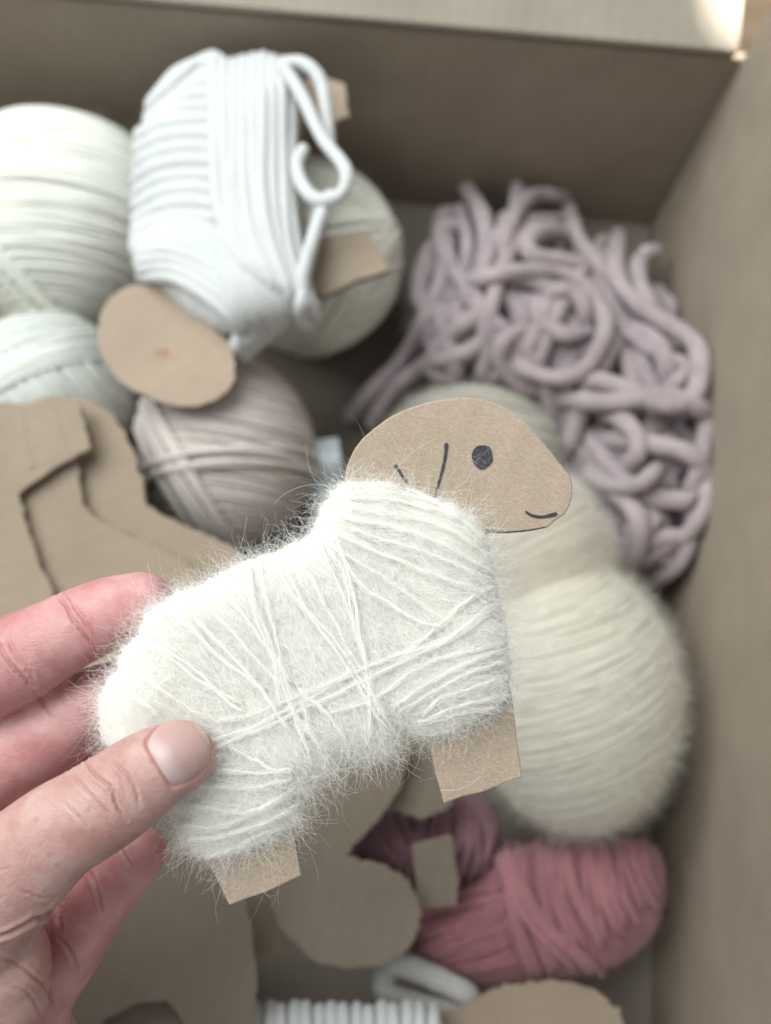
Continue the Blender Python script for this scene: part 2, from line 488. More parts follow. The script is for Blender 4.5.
# ================================================================== SETTING
m, nt, b = nmat('wood_floor')
tc = N(nt, 'ShaderNodeTexCoord')
n1 = noise(nt, mapping(nt, tc.outputs['Object'], (4, 40, 4)), 1.0, 6, .6)
nt.links.new(ramp(nt, n1.outputs[0], [(0.3, (0.30, 0.19, 0.11)), (0.7, (0.52, 0.37, 0.24))]).outputs[0], b.inputs['Base Color'])
b.inputs['Roughness'].default_value = 0.5
FLOORM = m
me = bpy.data.meshes.new('floor'); me.from_pydata([(-2, -2, -.006), (2, -2, -.006), (2, 2.5, -.006), (-2, 2.5, -.006)], [], [(0, 1, 2, 3)])
tag(link('floor', me, FLOORM), kind='structure')

XR, YB, XL, YF, BH, BT = 0.1305, 0.3055, -0.27, -0.25, 0.1165, 0.004
def slab(name, pts, th, parent, mat, seg=1, bev=0.0006):
    """flat board from four corners, thickness th along its own normal (right-hand rule)"""
    p = [Vector(q) for q in pts]; n = (p[1] - p[0]).cross(p[3] - p[0]).normalized()
    bm = bmesh.new()
    lo = [bm.verts.new(q - n * th) for q in p]; hi = [bm.verts.new(q) for q in p]
    bm.faces.new(hi); bm.faces.new(lo[::-1])
    for i in range(4):
        j = (i + 1) % 4; bm.faces.new((lo[i], lo[j], hi[j], hi[i]))
    bmesh.ops.bevel(bm, geom=bm.edges[:], offset=bev, segments=2, affect='EDGES')
    me = bpy.data.meshes.new(name); bm.to_mesh(me); bm.free()
    return link(name, me, mat, parent)
box = empty('cardboard_box', (0, 0.03, 0))
tag(box, 'open brown corrugated cardboard box holding yarn balls and card cutouts', 'box')
g = 0.0006
K_BOXY = kraft('kraft_box_side', (0.30, 0.242, 0.188), 0.0, 1, 0.11, 0.5)
slab('base', [(XL, YF, 0), (XR, YF, 0), (XR, YB, 0), (XL, YB, 0)], BT, box, kraft('kraft_box_base_shaded', (0.20, 0.168, 0.14), 0.0, 1, 0.12, 0.4))  # base darker than the walls: shade of the deep gaps put into its colour
slab('wall', [(XL, YB + g, -BT), (XR + BT, YB + g, -BT), (XR + BT, YB + g, BH), (XL, YB + g, BH)], BT, box, K_BOX)
slab('wall', [(XR + g, YB, -BT), (XR + g, YF, -BT), (XR + g + .004, YF, BH + .15), (XR + g + .004, YB, BH + .15)], BT, box, K_BOXY)
slab('wall', [(XL - g, YF, -BT), (XL - g, YB, -BT), (XL - g, YB, BH), (XL - g, YF, BH)], BT, box, K_BOXY)
slab('wall', [(XR + BT, YF - g, -BT), (XL, YF - g, -BT), (XL, YF - g, BH), (XR + BT, YF - g, BH)], BT, box, K_BOX)
# flaps: back one folded outwards, right one standing up, the other two folded out
fa = math.radians(20)
fl = slab('flap', [(XL, YB - .0006, BH + .0048), (XR - .001, YB - .0006, BH + .0048),
      (XR - .001, YB + .14 * math.cos(fa), BH + .14 * math.sin(fa)), (XL, YB + .14 * math.cos(fa), BH + .14 * math.sin(fa))], BT, box, kraft('kraft_flap', (0.30, 0.26, 0.21), 0.0, 1, 0.1, 0.4))
slab('flap', [(XL - .12, YF, .09), (XL - .005, YF, BH), (XL - .005, YB, BH), (XL - .12, YB, .09)], BT, box, K_BOX)
slab('flap', [(XL, YF - .14, .09), (XR, YF - .14, .09), (XR, YF - .005, BH), (XL, YF - .005, BH)], BT, box, K_BOX)

# ================================================================== YARN BALLS
def rotm(e):
    return np.array(Matrix.Rotation(e[2], 3, 'Z') @ Matrix.Rotation(e[1], 3, 'Y') @ Matrix.Rotation(e[0], 3, 'X'))
def yarn_ball(name, label, cat, px, py, z, rad, rot, bundles, sr, mat, core, fuzz=None, group=None, sides=6, seg=56):
    d = ray(px, py); c = CP + d * ((z - CAMH) / d[2])
    t = empty(name, (c[0], c[1], max(0.0, c[2] - rad[2]))); tag(t, label, cat, group)
    R = rotm(rot); rad = np.array(rad)
    # core
    u = np.linspace(0, 2 * math.pi, 48, endpoint=False); v = np.linspace(0.02, math.pi - 0.02, 26)
    UU, VV = np.meshgrid(u, v); s = np.stack([np.sin(VV) * np.cos(UU), np.sin(VV) * np.sin(UU), np.cos(VV)], -1).reshape(-1, 3)
    Vc = (s * (rad - sr * 0.45)) @ R.T + c
    i = np.arange(25)[:, None]; j = np.arange(48)[None]
    Q = np.stack([i * 48 + j, (i + 1) * 48 + j, (i + 1) * 48 + (j + 1) % 48, i * 48 + (j + 1) % 48], -1).reshape(-1, 4)
    link('core', quads_mesh('core', Vc, Q, np.zeros((len(Q), 4, 2))), core, t)
    for bi, (nrm, c0, c1, cnt, lay, arc, srm) in enumerate(bundles):
        bag = Bag()
        nrm = unit(np.array(nrm, float)); a = unit(np.cross(nrm, (0.3, 0.2, 1.0) if abs(nrm[2]) < .9 else (1, 0, 0))); bb = np.cross(nrm, a)
        for k in range(cnt):
            off = c0 + (c1 - c0) * (k + 0.5 + rng.uniform(-.35, .35)) / cnt
            off = float(np.clip(off, -.985, .985)); rr = math.sqrt(1 - off * off)
            full = arc is None
            th = np.linspace(0, 2 * math.pi, max(16, int(seg * max(rr, .3))), endpoint=False) if full else np.linspace(arc[0] + rng.uniform(-.1, .1), arc[1] + rng.uniform(-.1, .1), int(seg * .7))
            # small drift so neighbours cross now and then
            dr = 0.035 * np.sin(th * 1 + rng.uniform(0, 6.28)) + 0.012 * np.sin(th * 3 + rng.uniform(0, 6.28))
            S3 = (off + dr)[:, None] * nrm + rr * (np.cos(th)[:, None] * a + np.sin(th)[:, None] * bb)
            S3 = unit(S3)
            ly = 1 + (lay * sr + rng.uniform(-.35, .35) * sr) / rad.mean()
            P = (S3 * rad * ly) @ R.T + c
            bag.add(*tube_arrays(P, sr * srm * rng.uniform(.85, 1.12), sides=sides, closed=full, cap=False, wob=0.05))
        o = bag.build('yarn_winding', mat, t); o['kind'] = 'stuff'
    if fuzz:
        nf, ln, cr, hm, hr = fuzz
        s = unit(rng.normal(size=(nf, 3))); s[:, 2] = np.abs(s[:, 2]) * .9 - .1 * rng.random(nf); s = unit(s)
        p = (s * (rad + sr * .9)) @ R.T + c; nn = unit((s / rad) @ R.T)
        tn = unit(np.cross(nn, unit(rng.normal(size=(nf, 3)))))
        P = grow(p, nn * rng.uniform(.1, 1.0, (nf, 1)) + tn, rng.uniform(.5, 1.2, nf) * ln, 7, cr)
        hair_obj('fuzz', P, hr, hm, t)
    return t, c

Y_CREAM = yarn_mat('yarn_cream', (0.84, 0.83, 0.765), 0.04, 260, 3, .35, fibre_tint=(.86, .85, .8))
Y_CREAM2 = yarn_mat('yarn_cream_grey', (0.86, 0.85, 0.77), 0.05, 260, 3, .6, fibre_tint=(.86, .85, .8))
Y_WHITE = yarn_mat('yarn_white_ball', (0.78, 0.79, 0.74), 0.04, 260, 3, .6)
Y_TAUPE = yarn_mat('yarn_taupe', (0.68, 0.60, 0.555), 0.07, 260, 3, .6, fibre_tint=(.75, .73, .72))
Y_MOHAIR = yarn_mat('yarn_mohair_ball', (0.74, 0.69, 0.59), 0.03, 160, 2, .1, trans=.15)
Y_MOHAIR2 = yarn_mat('yarn_mohair_beige', (0.62, 0.55, 0.47), 0.03, 160, 2, .2, trans=.15)
Y_PINK = yarn_mat('yarn_pink', (0.42, 0.18, 0.20), 0.12, 260, 3, .7, fibre_tint=(.65, .6, .62))
Y_DUSK = yarn_mat('yarn_dusky', (0.30, 0.15, 0.175), 0.12, 260, 3, .7, fibre_tint=(.65, .6, .62))
Y_CHUNKY = yarn_mat('yarn_chunky_white', (0.65, 0.65, 0.64), 0.03, 330, 4, .55, fibre_tint=(.88, .88, .88))
Y_MAUVE = yarn_mat('yarn_mauve_roving', (0.42, 0.34, 0.35), 0.18, 240, 5, .9, trans=.08, fibre_tint=(.72, .68, .72))
Y_MAIN = yarn_mat('yarn_mohair_white', (0.96, 0.935, 0.87), 0.02, 420, 3, .4, trans=.15, fibre_tint=(.9, .9, .86))
Y_GREYW = yarn_mat('yarn_grey_white', (.52, .50, .48), .05, 260, 4, .6)
Y_DARKCORE = yarn_mat('yarn_mauve_core', (0.16, 0.11, 0.125), 0.1, 240, 5, .8)
H_CREAM = hair_mat('fibre_cream', (0.90, 0.87, 0.78))
H_MAIN = hair_mat('fibre_white', (0.985, 0.97, 0.94), .45, .8)
H_TAUPE = hair_mat('fibre_taupe', (0.50, 0.42, 0.40))
H_PINK = hair_mat('fibre_pink', (0.5, 0.25, 0.27))
H_MAUVE = hair_mat('fibre_mauve', (0.40, 0.33, 0.34))

yarn_ball('yarn_ball', 'large cream yarn ball against the left edge behind the white wrapped sheep', 'yarn ball', 60, 226, .050, (.054, .050, .050), (0, 0, .05),
          [((-.06, 1, .12), -.97, .97, 84, 0, None, 1.0), ((.75, .62, .2), -.62, -.40, 9, 1.3, None, 1.0), ((.0, 1, .02), -.2, .7, 30, .9, None, 1.0)], .0011, Y_CREAM, Y_CREAM, (1500, .006, .3, H_CREAM, .00003))
yarn_ball('yarn_ball', 'cream yarn ball behind the legs of the white wrapped sheep, near the mauve yarn', 'yarn ball', 308, 258, .044, (.043, .045, .043), (0, 0, .4),
          [((.5, -.4, .8), -.95, .95, 76, 0, None, 1.0), ((-.6, .75, .25), -.75, -.50, 9, 1.3, None, 1.0), ((.1, .9, .5), -.2, .2, 12, 1.0, None, 1)], .0012, Y_CREAM2, Y_CREAM2, (1200, .006, .3, H_CREAM, .00003))
yarn_ball('yarn_ball', 'small soft white yarn ball at the left edge above the stacked cutouts', 'yarn ball', 48, 400, .047, (.036, .036, .040), (0, 0, .3),
          [((.9, .4, .2), -.95, .95, 58, 0, None, 1.0), ((-.3, .9, .2), -.1, .7, 18, 1.1, None, 1.0)], .0013, Y_WHITE, Y_WHITE, (2500, .007, .3, H_CREAM, .00003))
yarn_ball('yarn_ball', 'taupe beige yarn ball below the bare oval head of the wrapped sheep', 'yarn ball', 228, 450, .046, (.037, .042, .042), (0, 0, .35),
          [((.38, 1, .2), -.96, .96, 62, 0, None, 1.0), ((.95, .28, .1), -.75, -.35, 9, 1.8, None, 1.1), ((.16, 1, .12), -.36, -.24, 5, 2.4, None, 1.1)], .00125, Y_TAUPE, Y_TAUPE, (1200, .005, .3, H_TAUPE, .00003))
yarn_ball('yarn_ball', 'large cream mohair yarn ball beside the right wall of the box', 'yarn ball', 572, 694, .052, (.0405, .053, .048), (0, 0, .10),
          [((-.25, .95, .3), -.97, .97, 165, 0, None, 1.0), ((-.35, .9, .3), -.6, .3, 40, .35, None, .9)], .0008, Y_MOHAIR, Y_MOHAIR, (14000, .009, .4, H_CREAM, .000022))
yarn_ball('yarn_ball', 'pale beige mohair yarn ball partly hidden under the smiling card head', 'yarn ball', 535, 560, .050, (.030, .036, .036), (0, 0, .2),
          [((-.3, .95, .2), -.97, .97, 90, 0, None, 1.0)], .0008, Y_MOHAIR2, Y_MOHAIR2, (10000, .009, .35, H_CREAM, .00003))
yarn_ball('yarn_ball', 'dim grey beige yarn ball behind the top of the smiling card head', 'yarn ball', 470, 455, .030, (.042, .032, .030), (0, 0, .1),
          [((.3, .9, .3), -.97, .97, 44, 0, None, 1.0)], .0014, yarn_mat('yarn_greybeige', (.46, .42, .36), .06, 260, 3, .5), Y_MOHAIR2, (2500, .008, .35, H_CREAM, .00003))

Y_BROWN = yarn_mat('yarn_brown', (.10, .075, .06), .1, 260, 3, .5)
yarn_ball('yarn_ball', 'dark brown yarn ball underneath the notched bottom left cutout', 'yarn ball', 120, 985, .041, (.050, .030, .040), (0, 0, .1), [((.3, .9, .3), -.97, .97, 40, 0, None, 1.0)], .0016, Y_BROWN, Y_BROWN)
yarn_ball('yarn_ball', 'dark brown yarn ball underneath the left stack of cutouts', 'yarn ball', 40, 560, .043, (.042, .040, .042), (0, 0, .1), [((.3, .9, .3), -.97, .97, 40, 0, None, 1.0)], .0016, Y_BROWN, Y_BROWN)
# paper band of a yarn ball, left of the card head
lab = Bag(); fr = flat_frame(.045, .2, -.3, 335, 450)
P = np.array([fr.at(x, y, .006 * math.sin(i * .5)) for i, (x, y) in enumerate(catmull([(318, 440), (322, 470), (332, 500), (350, 520)], 4))])
mm, nt, b = nmat('band_paper'); b.inputs['Base Color'].default_value = (.42, .46, .48, 1); b.inputs['Roughness'].default_value = .5
me = bpy.data.meshes.new('paper_band')
def band(P, Wd, up, th=.0003):
    T = unit(np.gradient(P, axis=0)); B = unit(np.cross(T, up)); Nn = unit(np.cross(B, T))
    V = np.concatenate([P - B * Wd / 2 + Nn * th, P + B * Wd / 2 + Nn * th, P + B * Wd / 2 - Nn * th, P - B * Wd / 2 - Nn * th])
    n = len(P); F = []
    for i in range(n - 1):
        for k in range(4):
            a = k * n; c = ((k + 1) % 4) * n; F.append((a + i, a + i + 1, c + i + 1, c + i))
    F.append((0, n, 2 * n, 3 * n)); F.append((n - 1, 4 * n - 1, 3 * n - 1, 2 * n - 1))
    return V, F
V, F = band(P, .018, np.array([0, 0, 1.0])); me.from_pydata(V.tolist(), [], F)
tag(link('paper_band', me, mm), 'greyish blue paper yarn band left of the smiling card head', 'paper band')

# ================================================================== MAUVE ROVING TANGLE
ROV = []
tg = empty('yarn_tangle', (.075, .2, 0)); tag(tg, 'heap of thick dusty mauve yarn loops in the back right corner of the box', 'yarn')
zone = np.array([(440, 195), (520, 190), (600, 232), (655, 270), (700, 350), (708, 430), (702, 500), (670, 560), (610, 585), (585, 520), (560, 440), (520, 400), (430, 380), (400, 330), (415, 270)], float)
def dome(x, y):
    d = dist_poly(np.array([[x, y]]), zone)[0] * (1 if in_poly(np.array([[x, y]]), zone)[0] else -0.3)
    return .020 + .042 * math.sqrt(max(0, min(1, d / 85))) * (1 - .4 * max(0, min(1, (x - 620) / 80))) + .040 * max(0, min(1, (x - 620) / 80))
def roving(pts, lift, r=.0040, nseg=8):
    P = []
    cc = catmull(pts, nseg); nc = len(cc)
    for q_, (x, y) in enumerate(cc):
        e_ = max(0, 1 - min(q_, nc - 1 - q_) / 7.0)
        z = max(.006, dome(x, y) + lift - .013 * e_ ** 1.5)
        d = ray(x, y); P.append(CP + d * ((z - CAMH) / d[2]))
    P = np.array(P)
    k = np.ones(5) / 5
    for a in range(3):
        q = np.pad(P[:, a], 2, 'edge'); P[:, a] = np.convolve(q, k, 'valid')
    P = resample(P, max(8, int(len(P) * .9)))
    V, Q, UV = tube_arrays(P, r * rng.uniform(.9, 1.12), sides=12, wob=.05)
    ROV.append((V[:len(P) * 12], np.repeat(P, 12, 0)))
    return link('yarn_strand', quads_mesh('yarn_strand', V, Q, UV), Y_MAUVE, tg)
# dim inner mass so gaps read as yarn in shade
for L, cnt, rr in ((-.024, 18, .0040), (-.012, 24, .0038), (-.001, 22, .0037), (.006, 10, .0037)):
    for k in range(cnt):
        for _try in range(40):
            c = np.array([rng.uniform(410, 700), rng.uniform(200, 580)])
            if in_poly(c[None], zone)[0]: break
        a = rng.normal() * .6 + rng.choice([.9, 1.5, 2.2]); pts = [c]; turn = rng.choice([-1, 1]) * rng.uniform(.05, .38)
        for s in range(rng.integers(5, 9)):
            q = pts[-1] + np.array([math.cos(a), math.sin(a)]) * rng.uniform(32, 52)
            if not in_poly(q[None], zone)[0]:
                a += 1.9; q = pts[-1] + np.array([math.cos(a), math.sin(a)]) * 26
                if not in_poly(q[None], zone)[0]: a += 1.6; continue
            pts.append(q); a += turn * (1 if s < 3 else -1) + rng.normal() * .25
        if len(pts) > 2: roving([tuple(p) for p in pts], L, rr)
hand_paths = [
 ([(459, 284), (488, 277), (520, 271), (568, 275), (596, 300), (606, 330), (588, 366), (560, 378), (528, 371), (506, 352)], .012),
 ([(443, 212), (446, 262), (432, 306), (405, 355), (372, 390), (348, 418)], .004),
 ([(470, 317), (487, 330), (472, 350), (436, 360), (396, 386), (370, 425)], .006),
 ([(568, 205), (578, 238), (596, 262), (612, 290)], .009),
 ([(618, 232), (617, 280), (648, 312), (688, 336), (700, 356), (696, 392), (668, 406), (615, 384), (572, 376)], .014),
 ([(536, 293), (541, 322), (568, 335), (598, 332)], .007),
 ([(572, 236), (545, 230), (528, 240), (532, 256), (565, 262), (596, 270)], .010),
 ([(465, 186), (482, 214), (486, 246), (476, 282)], .006),
 ([(518, 182), (514, 214), (498, 236), (486, 262), (482, 300)], .009),
 ([(566, 200), (540, 194), (520, 206), (506, 236), (500, 268)], .011),
 ([(656, 250), (638, 262), (644, 294), (664, 322)], .012),
 ([(612, 328), (648, 334), (664, 356), (668, 392)], .008),
 ([(560, 398), (605, 402), (650, 397), (690, 402), (708, 420)], .014),
 ([(600, 438), (650, 444), (694, 456), (707, 490), (692, 530), (656, 552)], .010),
 ([(588, 474), (612, 486), (640, 484), (658, 468)], .016),
 ([(625, 578), (641, 545), (636, 512), (612, 490), (590, 470)], .012),
 ([(647, 586), (680, 562), (694, 520), (690, 480)], .006),
 ([(600, 560), (612, 530), (606, 500)], .008), ([(688, 335), (706, 390), (703, 450), (690, 500)], .010),
 ([(618, 588), (645, 578), (672, 560)], .000),
 ([(530, 330), (506, 338), (500, 360), (520, 384), (556, 392)], .010),
 ([(440, 240), (424, 262), (420, 300), (440, 326)], .002),
 ([(548, 300), (560, 290), (582, 300), (586, 326)], .012),
 ([(604, 412), (628, 424), (640, 446), (628, 470)], .012),
]
for p, l in hand_paths: roving(p, l, .0038)
# loose fibres on the roving
A_ = np.vstack([a for a, b_ in ROV]); B_ = np.vstack([b_ for a, b_ in ROV]); ii = rng.integers(0, len(A_), 34000)
nn = unit(A_[ii] - B_[ii]); hair_obj('fuzz', grow(A_[ii], nn * rng.uniform(0, .8, (len(ii), 1)) + rng.normal(size=(len(ii), 3)) * .5, rng.uniform(.002, .008, len(ii)), 7, .4), .000045, H_MAUVE, tg)

# ================================================================== WHITE CHUNKY WRAPPED SHEEP
ws = empty('wrapped_cutout', tuple(flat_frame(.1).at(240, 220))); tag(ws, 'card sheep cutout wound in thick white yarn, blank oval head, on two cream balls', 'yarn cutout')
frw = flat_frame(.103, -.10, -.06, 230, 220)
frh = flat_frame(.099, -.05, -.12, 167, 348)
cut_card('head', [(236, 375), (229, 392), (212, 403), (188, 408), (160, 402), (130, 388), (108, 365), (99, 338), (104, 310), (120, 293), (142, 286), (165, 292), (190, 312), (215, 330), (232, 350)], frh, ws, kraft('kraft_oval', (.36, .275, .21), .8, 1, .05, .8))
# small red smudge on the head
sm, nt, b = nmat('red_smudge'); b.inputs['Base Color'].default_value = (.42, .17, .14, 1); b.inputs['Roughness'].default_value = .9
tcn = N(nt, 'ShaderNodeTexCoord'); nz = noise(nt, tcn.outputs['Object'], 700, 4, .7)
nt.links.new(ramp(nt, nz.outputs[0], [(.50, (0, 0, 0)), (.62, (.6, .6, .6))]).outputs[0], b.inputs['Alpha'])
Pm = frh.many(np.array([(162 + 14 * math.cos(a) * (1 + .3 * math.sin(3 * a)), 355 + 7 * math.sin(a)) for a in np.linspace(0, 6.28, 16, endpoint=False)]), .0019)
me = bpy.data.meshes.new('red_smudge'); me.from_pydata(Pm.tolist(), [], [tuple(range(16))[::-1]]); link('red_smudge', me, sm, ws)
KW = kraft('kraft_legs', (.35, .275, .21), 1.3, 1, .06, .7)
cut_card('leg', [(296, 246, 1), (318, 239, 1), (368, 233, 1), (380, 252, 1), (389, 272, 1), (352, 284, 1), (325, 298, 1), (300, 296, 1)], flat_frame(.100, -.1, -.06, 340, 265), ws, KW)
cut_card('leg', [(288, 82, 1), (325, 80, 1), (345, 86, 1), (349, 118, 1), (330, 127, 1), (292, 130, 1)], flat_frame(.100, -.1, -.06, 330, 105), ws, KW)
cut_card('card_back', [(200, 90), (290, 80), (300, 140), (298, 240), (296, 296), (230, 320), (170, 280), (160, 160)], flat_frame(.099, -.1, -.06, 230, 200), ws, KW)
pw = Pillow(frw, [(210, 56), (240, 62), (290, 62), (300, 72), (298, 140), (300, 200), (310, 290), (322, 304), (300, 312), (258, 322), (230, 333), (206, 326), (180, 308), (150, 282), (132, 262), (134, 222), (143, 180), (141, 130), (150, 98), (175, 72)], .016, 55)
pw.body('yarn_core', Y_CHUNKY, ws, 50)
SR = .0027
def wstrand(P, lift, r=SR, wrap=True, mat=Y_CHUNKY, par=ws, pl=pw, n=26):
    return tube('yarn_strand', pl.strand(P, lift, wrap, n), r * rng.uniform(.93, 1.07), mat, par, sides=10, wob=.03)
for k in range(12):       # left ribs
    t = k / 11; y = 92 + 150 * t; x0 = 148 - 10 * math.sin(t * 3.14) * .6 - 8 * t
    if t < .25: x0 += (0.25 - t) * 130
    wstrand([(x0, y + 6 - 22 * (1 - t) * .2), (x0 + 24, y - 8), (x0 + 50, y - 12), (216, y - 14 + 6 * t)], .0008 + rng.uniform(0, .0008), SR * 1.3)
for k in range(5):        # top left steep ones
    wstrand([(150 + 10 * k, 104 - 9 * k), (176 + 8 * k, 74 - 4 * k), (205 + 3 * k, 62 - k), (222 + 2 * k, 70)], .0012)
for k in range(14):       # lower diagonal wraps
    t = k / 12; 
    wstrand([(136 - 2 * t + (t * 8 if t > .5 else 0), 226 + 46 * t), (170 + 6 * t, 218 + 56 * t), (215 + 2 * t, 232 + 66 * t), (252 - 12 * t, 262 + 62 * t), (286 - 46 * t, 302 + 38 * t)], .0016 + .0005 * (k % 2))
for k in range(9):       # long upright strands over the top
    t = k / 8
    wstrand([(214 + 78 * t, 60 + 3 * math.sin(k)), (215 + 76 * t, 130), (217 + 74 * t + 2 * math.sin(k * 2.1), 190), (228 + 68 * t, 236 + 10 * t), (250 + 60 * t, 272 + 30 * t)], .0034 + .0004 * (k % 2))
wstrand([(318, 205), (313, 240), (304, 275), (300, 310)], .0046)
def frstrand(pts, fr, h, r, mat, par, n=40):
    P = catmull(pts, 8); hh = np.interp(np.linspace(0, 1, len(P)), np.linspace(0, 1, len(h)), h)
    return tube('yarn_strand', resample(fr.many(P, hh), n), r, mat, par, sides=10, wob=.03)
frstrand([(283, 66), (303, 98), (322, 138), (346, 170), (341, 194), (318, 200), (303, 186), (297, 165), (303, 150)], frw, [.02, .022, .024, .021, .018, .016], .0026, Y_CHUNKY, ws)
frstrand([(286, 62), (305, 64), (320, 80), (326, 108), (329, 144)], frw, [.017, .020, .018, .014], .0026, Y_CHUNKY, ws)
frstrand([(330, 196), (322, 212), (312, 242), (303, 276), (304, 304)], frw, [.017, .019, .019, .016, .012], .0026, Y_CHUNKY, ws)
gp = rng.uniform((130, 55), (325, 340), (5000, 2)); gp = gp[in_poly(gp, pw.poly)]
hair_obj('fuzz', grow(pw.top(gp, .004), rng.normal(size=(len(gp), 3)), rng.uniform(.002, .006, len(gp)), 6, .4), .000025, H_MAIN, ws)

# ================================================================== BARE CARD CUTOUTS
def cutout(label, spec, fr, mat, th=.0035, extra=None):
    c = fr.many(px_outline(spec)).mean(0)
    t = empty('card_cutout', c); tag(t, label, 'cardboard cutout', 'bare cardboard cutouts lying in the box')
    cut_card('card', spec, fr, t, mat, th, .0003 if th < .004 else .0007)
    return t
t = cutout('lowest brown cutout of the left stack, rounded head and a long leg showing', [(27, 405), (50, 398), (76, 399), (101, 408), (121, 427), (134, 454), (143, 480), (148, 507, 1), (169, 518), (202, 533), (236, 549, 1), (249, 562, 1), (246, 585, 1), (200, 640), (100, 680), (-40, 660), (-50, 430)], flat_frame(.0925, -.03, -.04, 100, 520), K_BLANK)
cutout('middle brown cutout of the left stack, wavy back edge above the index finger', [(10, 440), (70, 442, 1), (79, 461), (81, 491), (90, 513), (112, 526), (146, 543), (173, 556), (190, 566), (206, 598), (150, 660), (60, 700), (-50, 690), (-50, 470)], flat_frame(.0972, -.03, -.04, 80, 540), K_BLANK)
TOPCUT = cutout('topmost brown cutout of the left stack, square tab with two creases', [(-50, 400), (0, 404), (20, 410), (36, 404), (60, 401), (79, 403, 1), (85, 424, 1), (92, 449, 1), (52, 472, 1), (20, 495, 1), (33, 542, 1), (54, 592, 1), (62, 640), (40, 700), (-50, 700)], flat_frame(.1018, -.03, -.04, 30, 520), K_BLANK)
frt = flat_frame(.1018 + .0018, -.03, -.04, 30, 520)
for pts in ([(20, 412), (24, 440), (32, 468)], [(52, 406), (58, 430), (68, 460)]):
    c_ = catmull(pts, 6); T2_ = unit(np.gradient(c_, axis=0)); N2_ = np.stack([-T2_[:, 1], T2_[:, 0]], -1); k_ = len(c_)
    V_ = np.vstack([frt.many(c_ + N2_ * o_, h_) for o_, h_ in ((-7, -.0002), (-3, .00022), (0, .0005), (3, .00022), (7, -.0002))])
    Q_ = [[r_ * k_ + i_, r_ * k_ + i_ + 1, (r_ + 1) * k_ + i_ + 1, (r_ + 1) * k_ + i_] for r_ in range(4) for i_ in range(k_ - 1)]
    link('fold_crease', quads_mesh('fold_crease', V_, np.array(Q_)), K_BLANK, TOPCUT)
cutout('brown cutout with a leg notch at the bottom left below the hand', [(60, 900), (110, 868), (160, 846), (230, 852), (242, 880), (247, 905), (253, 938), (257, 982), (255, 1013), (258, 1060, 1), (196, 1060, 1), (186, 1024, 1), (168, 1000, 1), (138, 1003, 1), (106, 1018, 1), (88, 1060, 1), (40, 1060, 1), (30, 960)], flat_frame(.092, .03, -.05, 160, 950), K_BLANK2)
cutout('brown card piece added to darken the leg notch of the cutout above it', [(60, 960), (215, 965), (225, 1000), (228, 1060), (60, 1070)], flat_frame(.085, .03, -.05, 160, 1000), K_BLANK2)  # card added to support the cutout and make its notch look dark
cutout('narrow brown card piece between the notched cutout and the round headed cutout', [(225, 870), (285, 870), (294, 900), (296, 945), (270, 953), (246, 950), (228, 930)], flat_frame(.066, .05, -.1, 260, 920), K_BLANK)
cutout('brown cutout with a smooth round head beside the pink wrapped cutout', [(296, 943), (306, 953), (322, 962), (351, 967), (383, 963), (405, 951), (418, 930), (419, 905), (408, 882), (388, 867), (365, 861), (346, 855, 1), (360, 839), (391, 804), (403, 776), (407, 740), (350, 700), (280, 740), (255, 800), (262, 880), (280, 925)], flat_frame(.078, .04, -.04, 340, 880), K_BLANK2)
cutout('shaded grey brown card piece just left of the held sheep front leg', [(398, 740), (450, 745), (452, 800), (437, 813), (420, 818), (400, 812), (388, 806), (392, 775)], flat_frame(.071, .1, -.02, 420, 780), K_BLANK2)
cutout('torn edged card piece at the bottom edge right of the white wrap', [(436, 1030), (455, 1010), (482, 995), (505, 986), (535, 981), (572, 983), (604, 999), (622, 1020), (640, 1060), (600, 1100), (440, 1100)], flat_frame(.060, .02, .25, 530, 1020), K_BLANK, .0042)

# ================================================================== PINK WRAPPED CUTOUTS
def fan(pl, A0, A1, B0, B1, n, lift, r, mat, par, bend=0.0, jit=5.0):
    A0, A1, B0, B1 = map(np.array, (A0, A1, B0, B1)); A0 = A0.astype(float)
    for k in range(n):
        t = (k + .5) / n; a = A0 + (A1 - A0) * t + rng.normal(size=2) * jit; b = B0 + (B1 - B0) * t + rng.normal(size=2) * jit
        d = b - a; m = (a + b) / 2 + np.array([-d[1], d[0]]) * bend
        tube('yarn_strand', pl.strand([tuple(a), tuple(m), tuple(b)], lift + rng.uniform(-.0003, .0005), True, 16), r * rng.uniform(.85, 1.15), mat, par, sides=7, wob=.05)
pk = empty('wrapped_cutout', tuple(flat_frame(.03).at(550, 910))); tag(pk, 'rose pink yarn wrap with one card leg showing, low in the right corner', 'yarn cutout')
frp = flat_frame(.040, -.05, .12, 540, 910)
pp = Pillow(frp, [(425, 900), (470, 880), (500, 852), (560, 838), (620, 836), (655, 846), (666, 880), (658, 925), (635, 955), (600, 972), (540, 980), (490, 984), (445, 975), (412, 958), (405, 925)], .020, 60)
pp.body('yarn_core', Y_PINK, pk, 45)
fan(pp, (500, 885), (515, 960), (405, 905), (440, 985), 22, .0008, .0012, Y_PINK, pk)
fan(pp, (498, 856), (640, 836), (530, 984), (662, 900), 40, .0020, .0011, Y_PINK, pk, .06)
fan(pp, (492, 862), (512, 850), (560, 960), (600, 975), 6, .0036, .0015, Y_PINK, pk, .08)
cut_card('leg', [(412, 845, 1), (451, 835, 1), (458, 880, 1), (456, 905, 1), (420, 908, 1)], flat_frame(.066, .05, -.05, 435, 868), pk, K_BLANK2)
gp = rng.uniform((400, 830), (670, 990), (9000, 2)); gp = gp[in_poly(gp, pp.poly)]
hair_obj('fuzz', grow(pp.top(gp, .002), rng.normal(size=(len(gp), 3)) + [0, 0, .4], rng.uniform(.003, .008, len(gp)), 6, .4), .00003, H_PINK, pk)

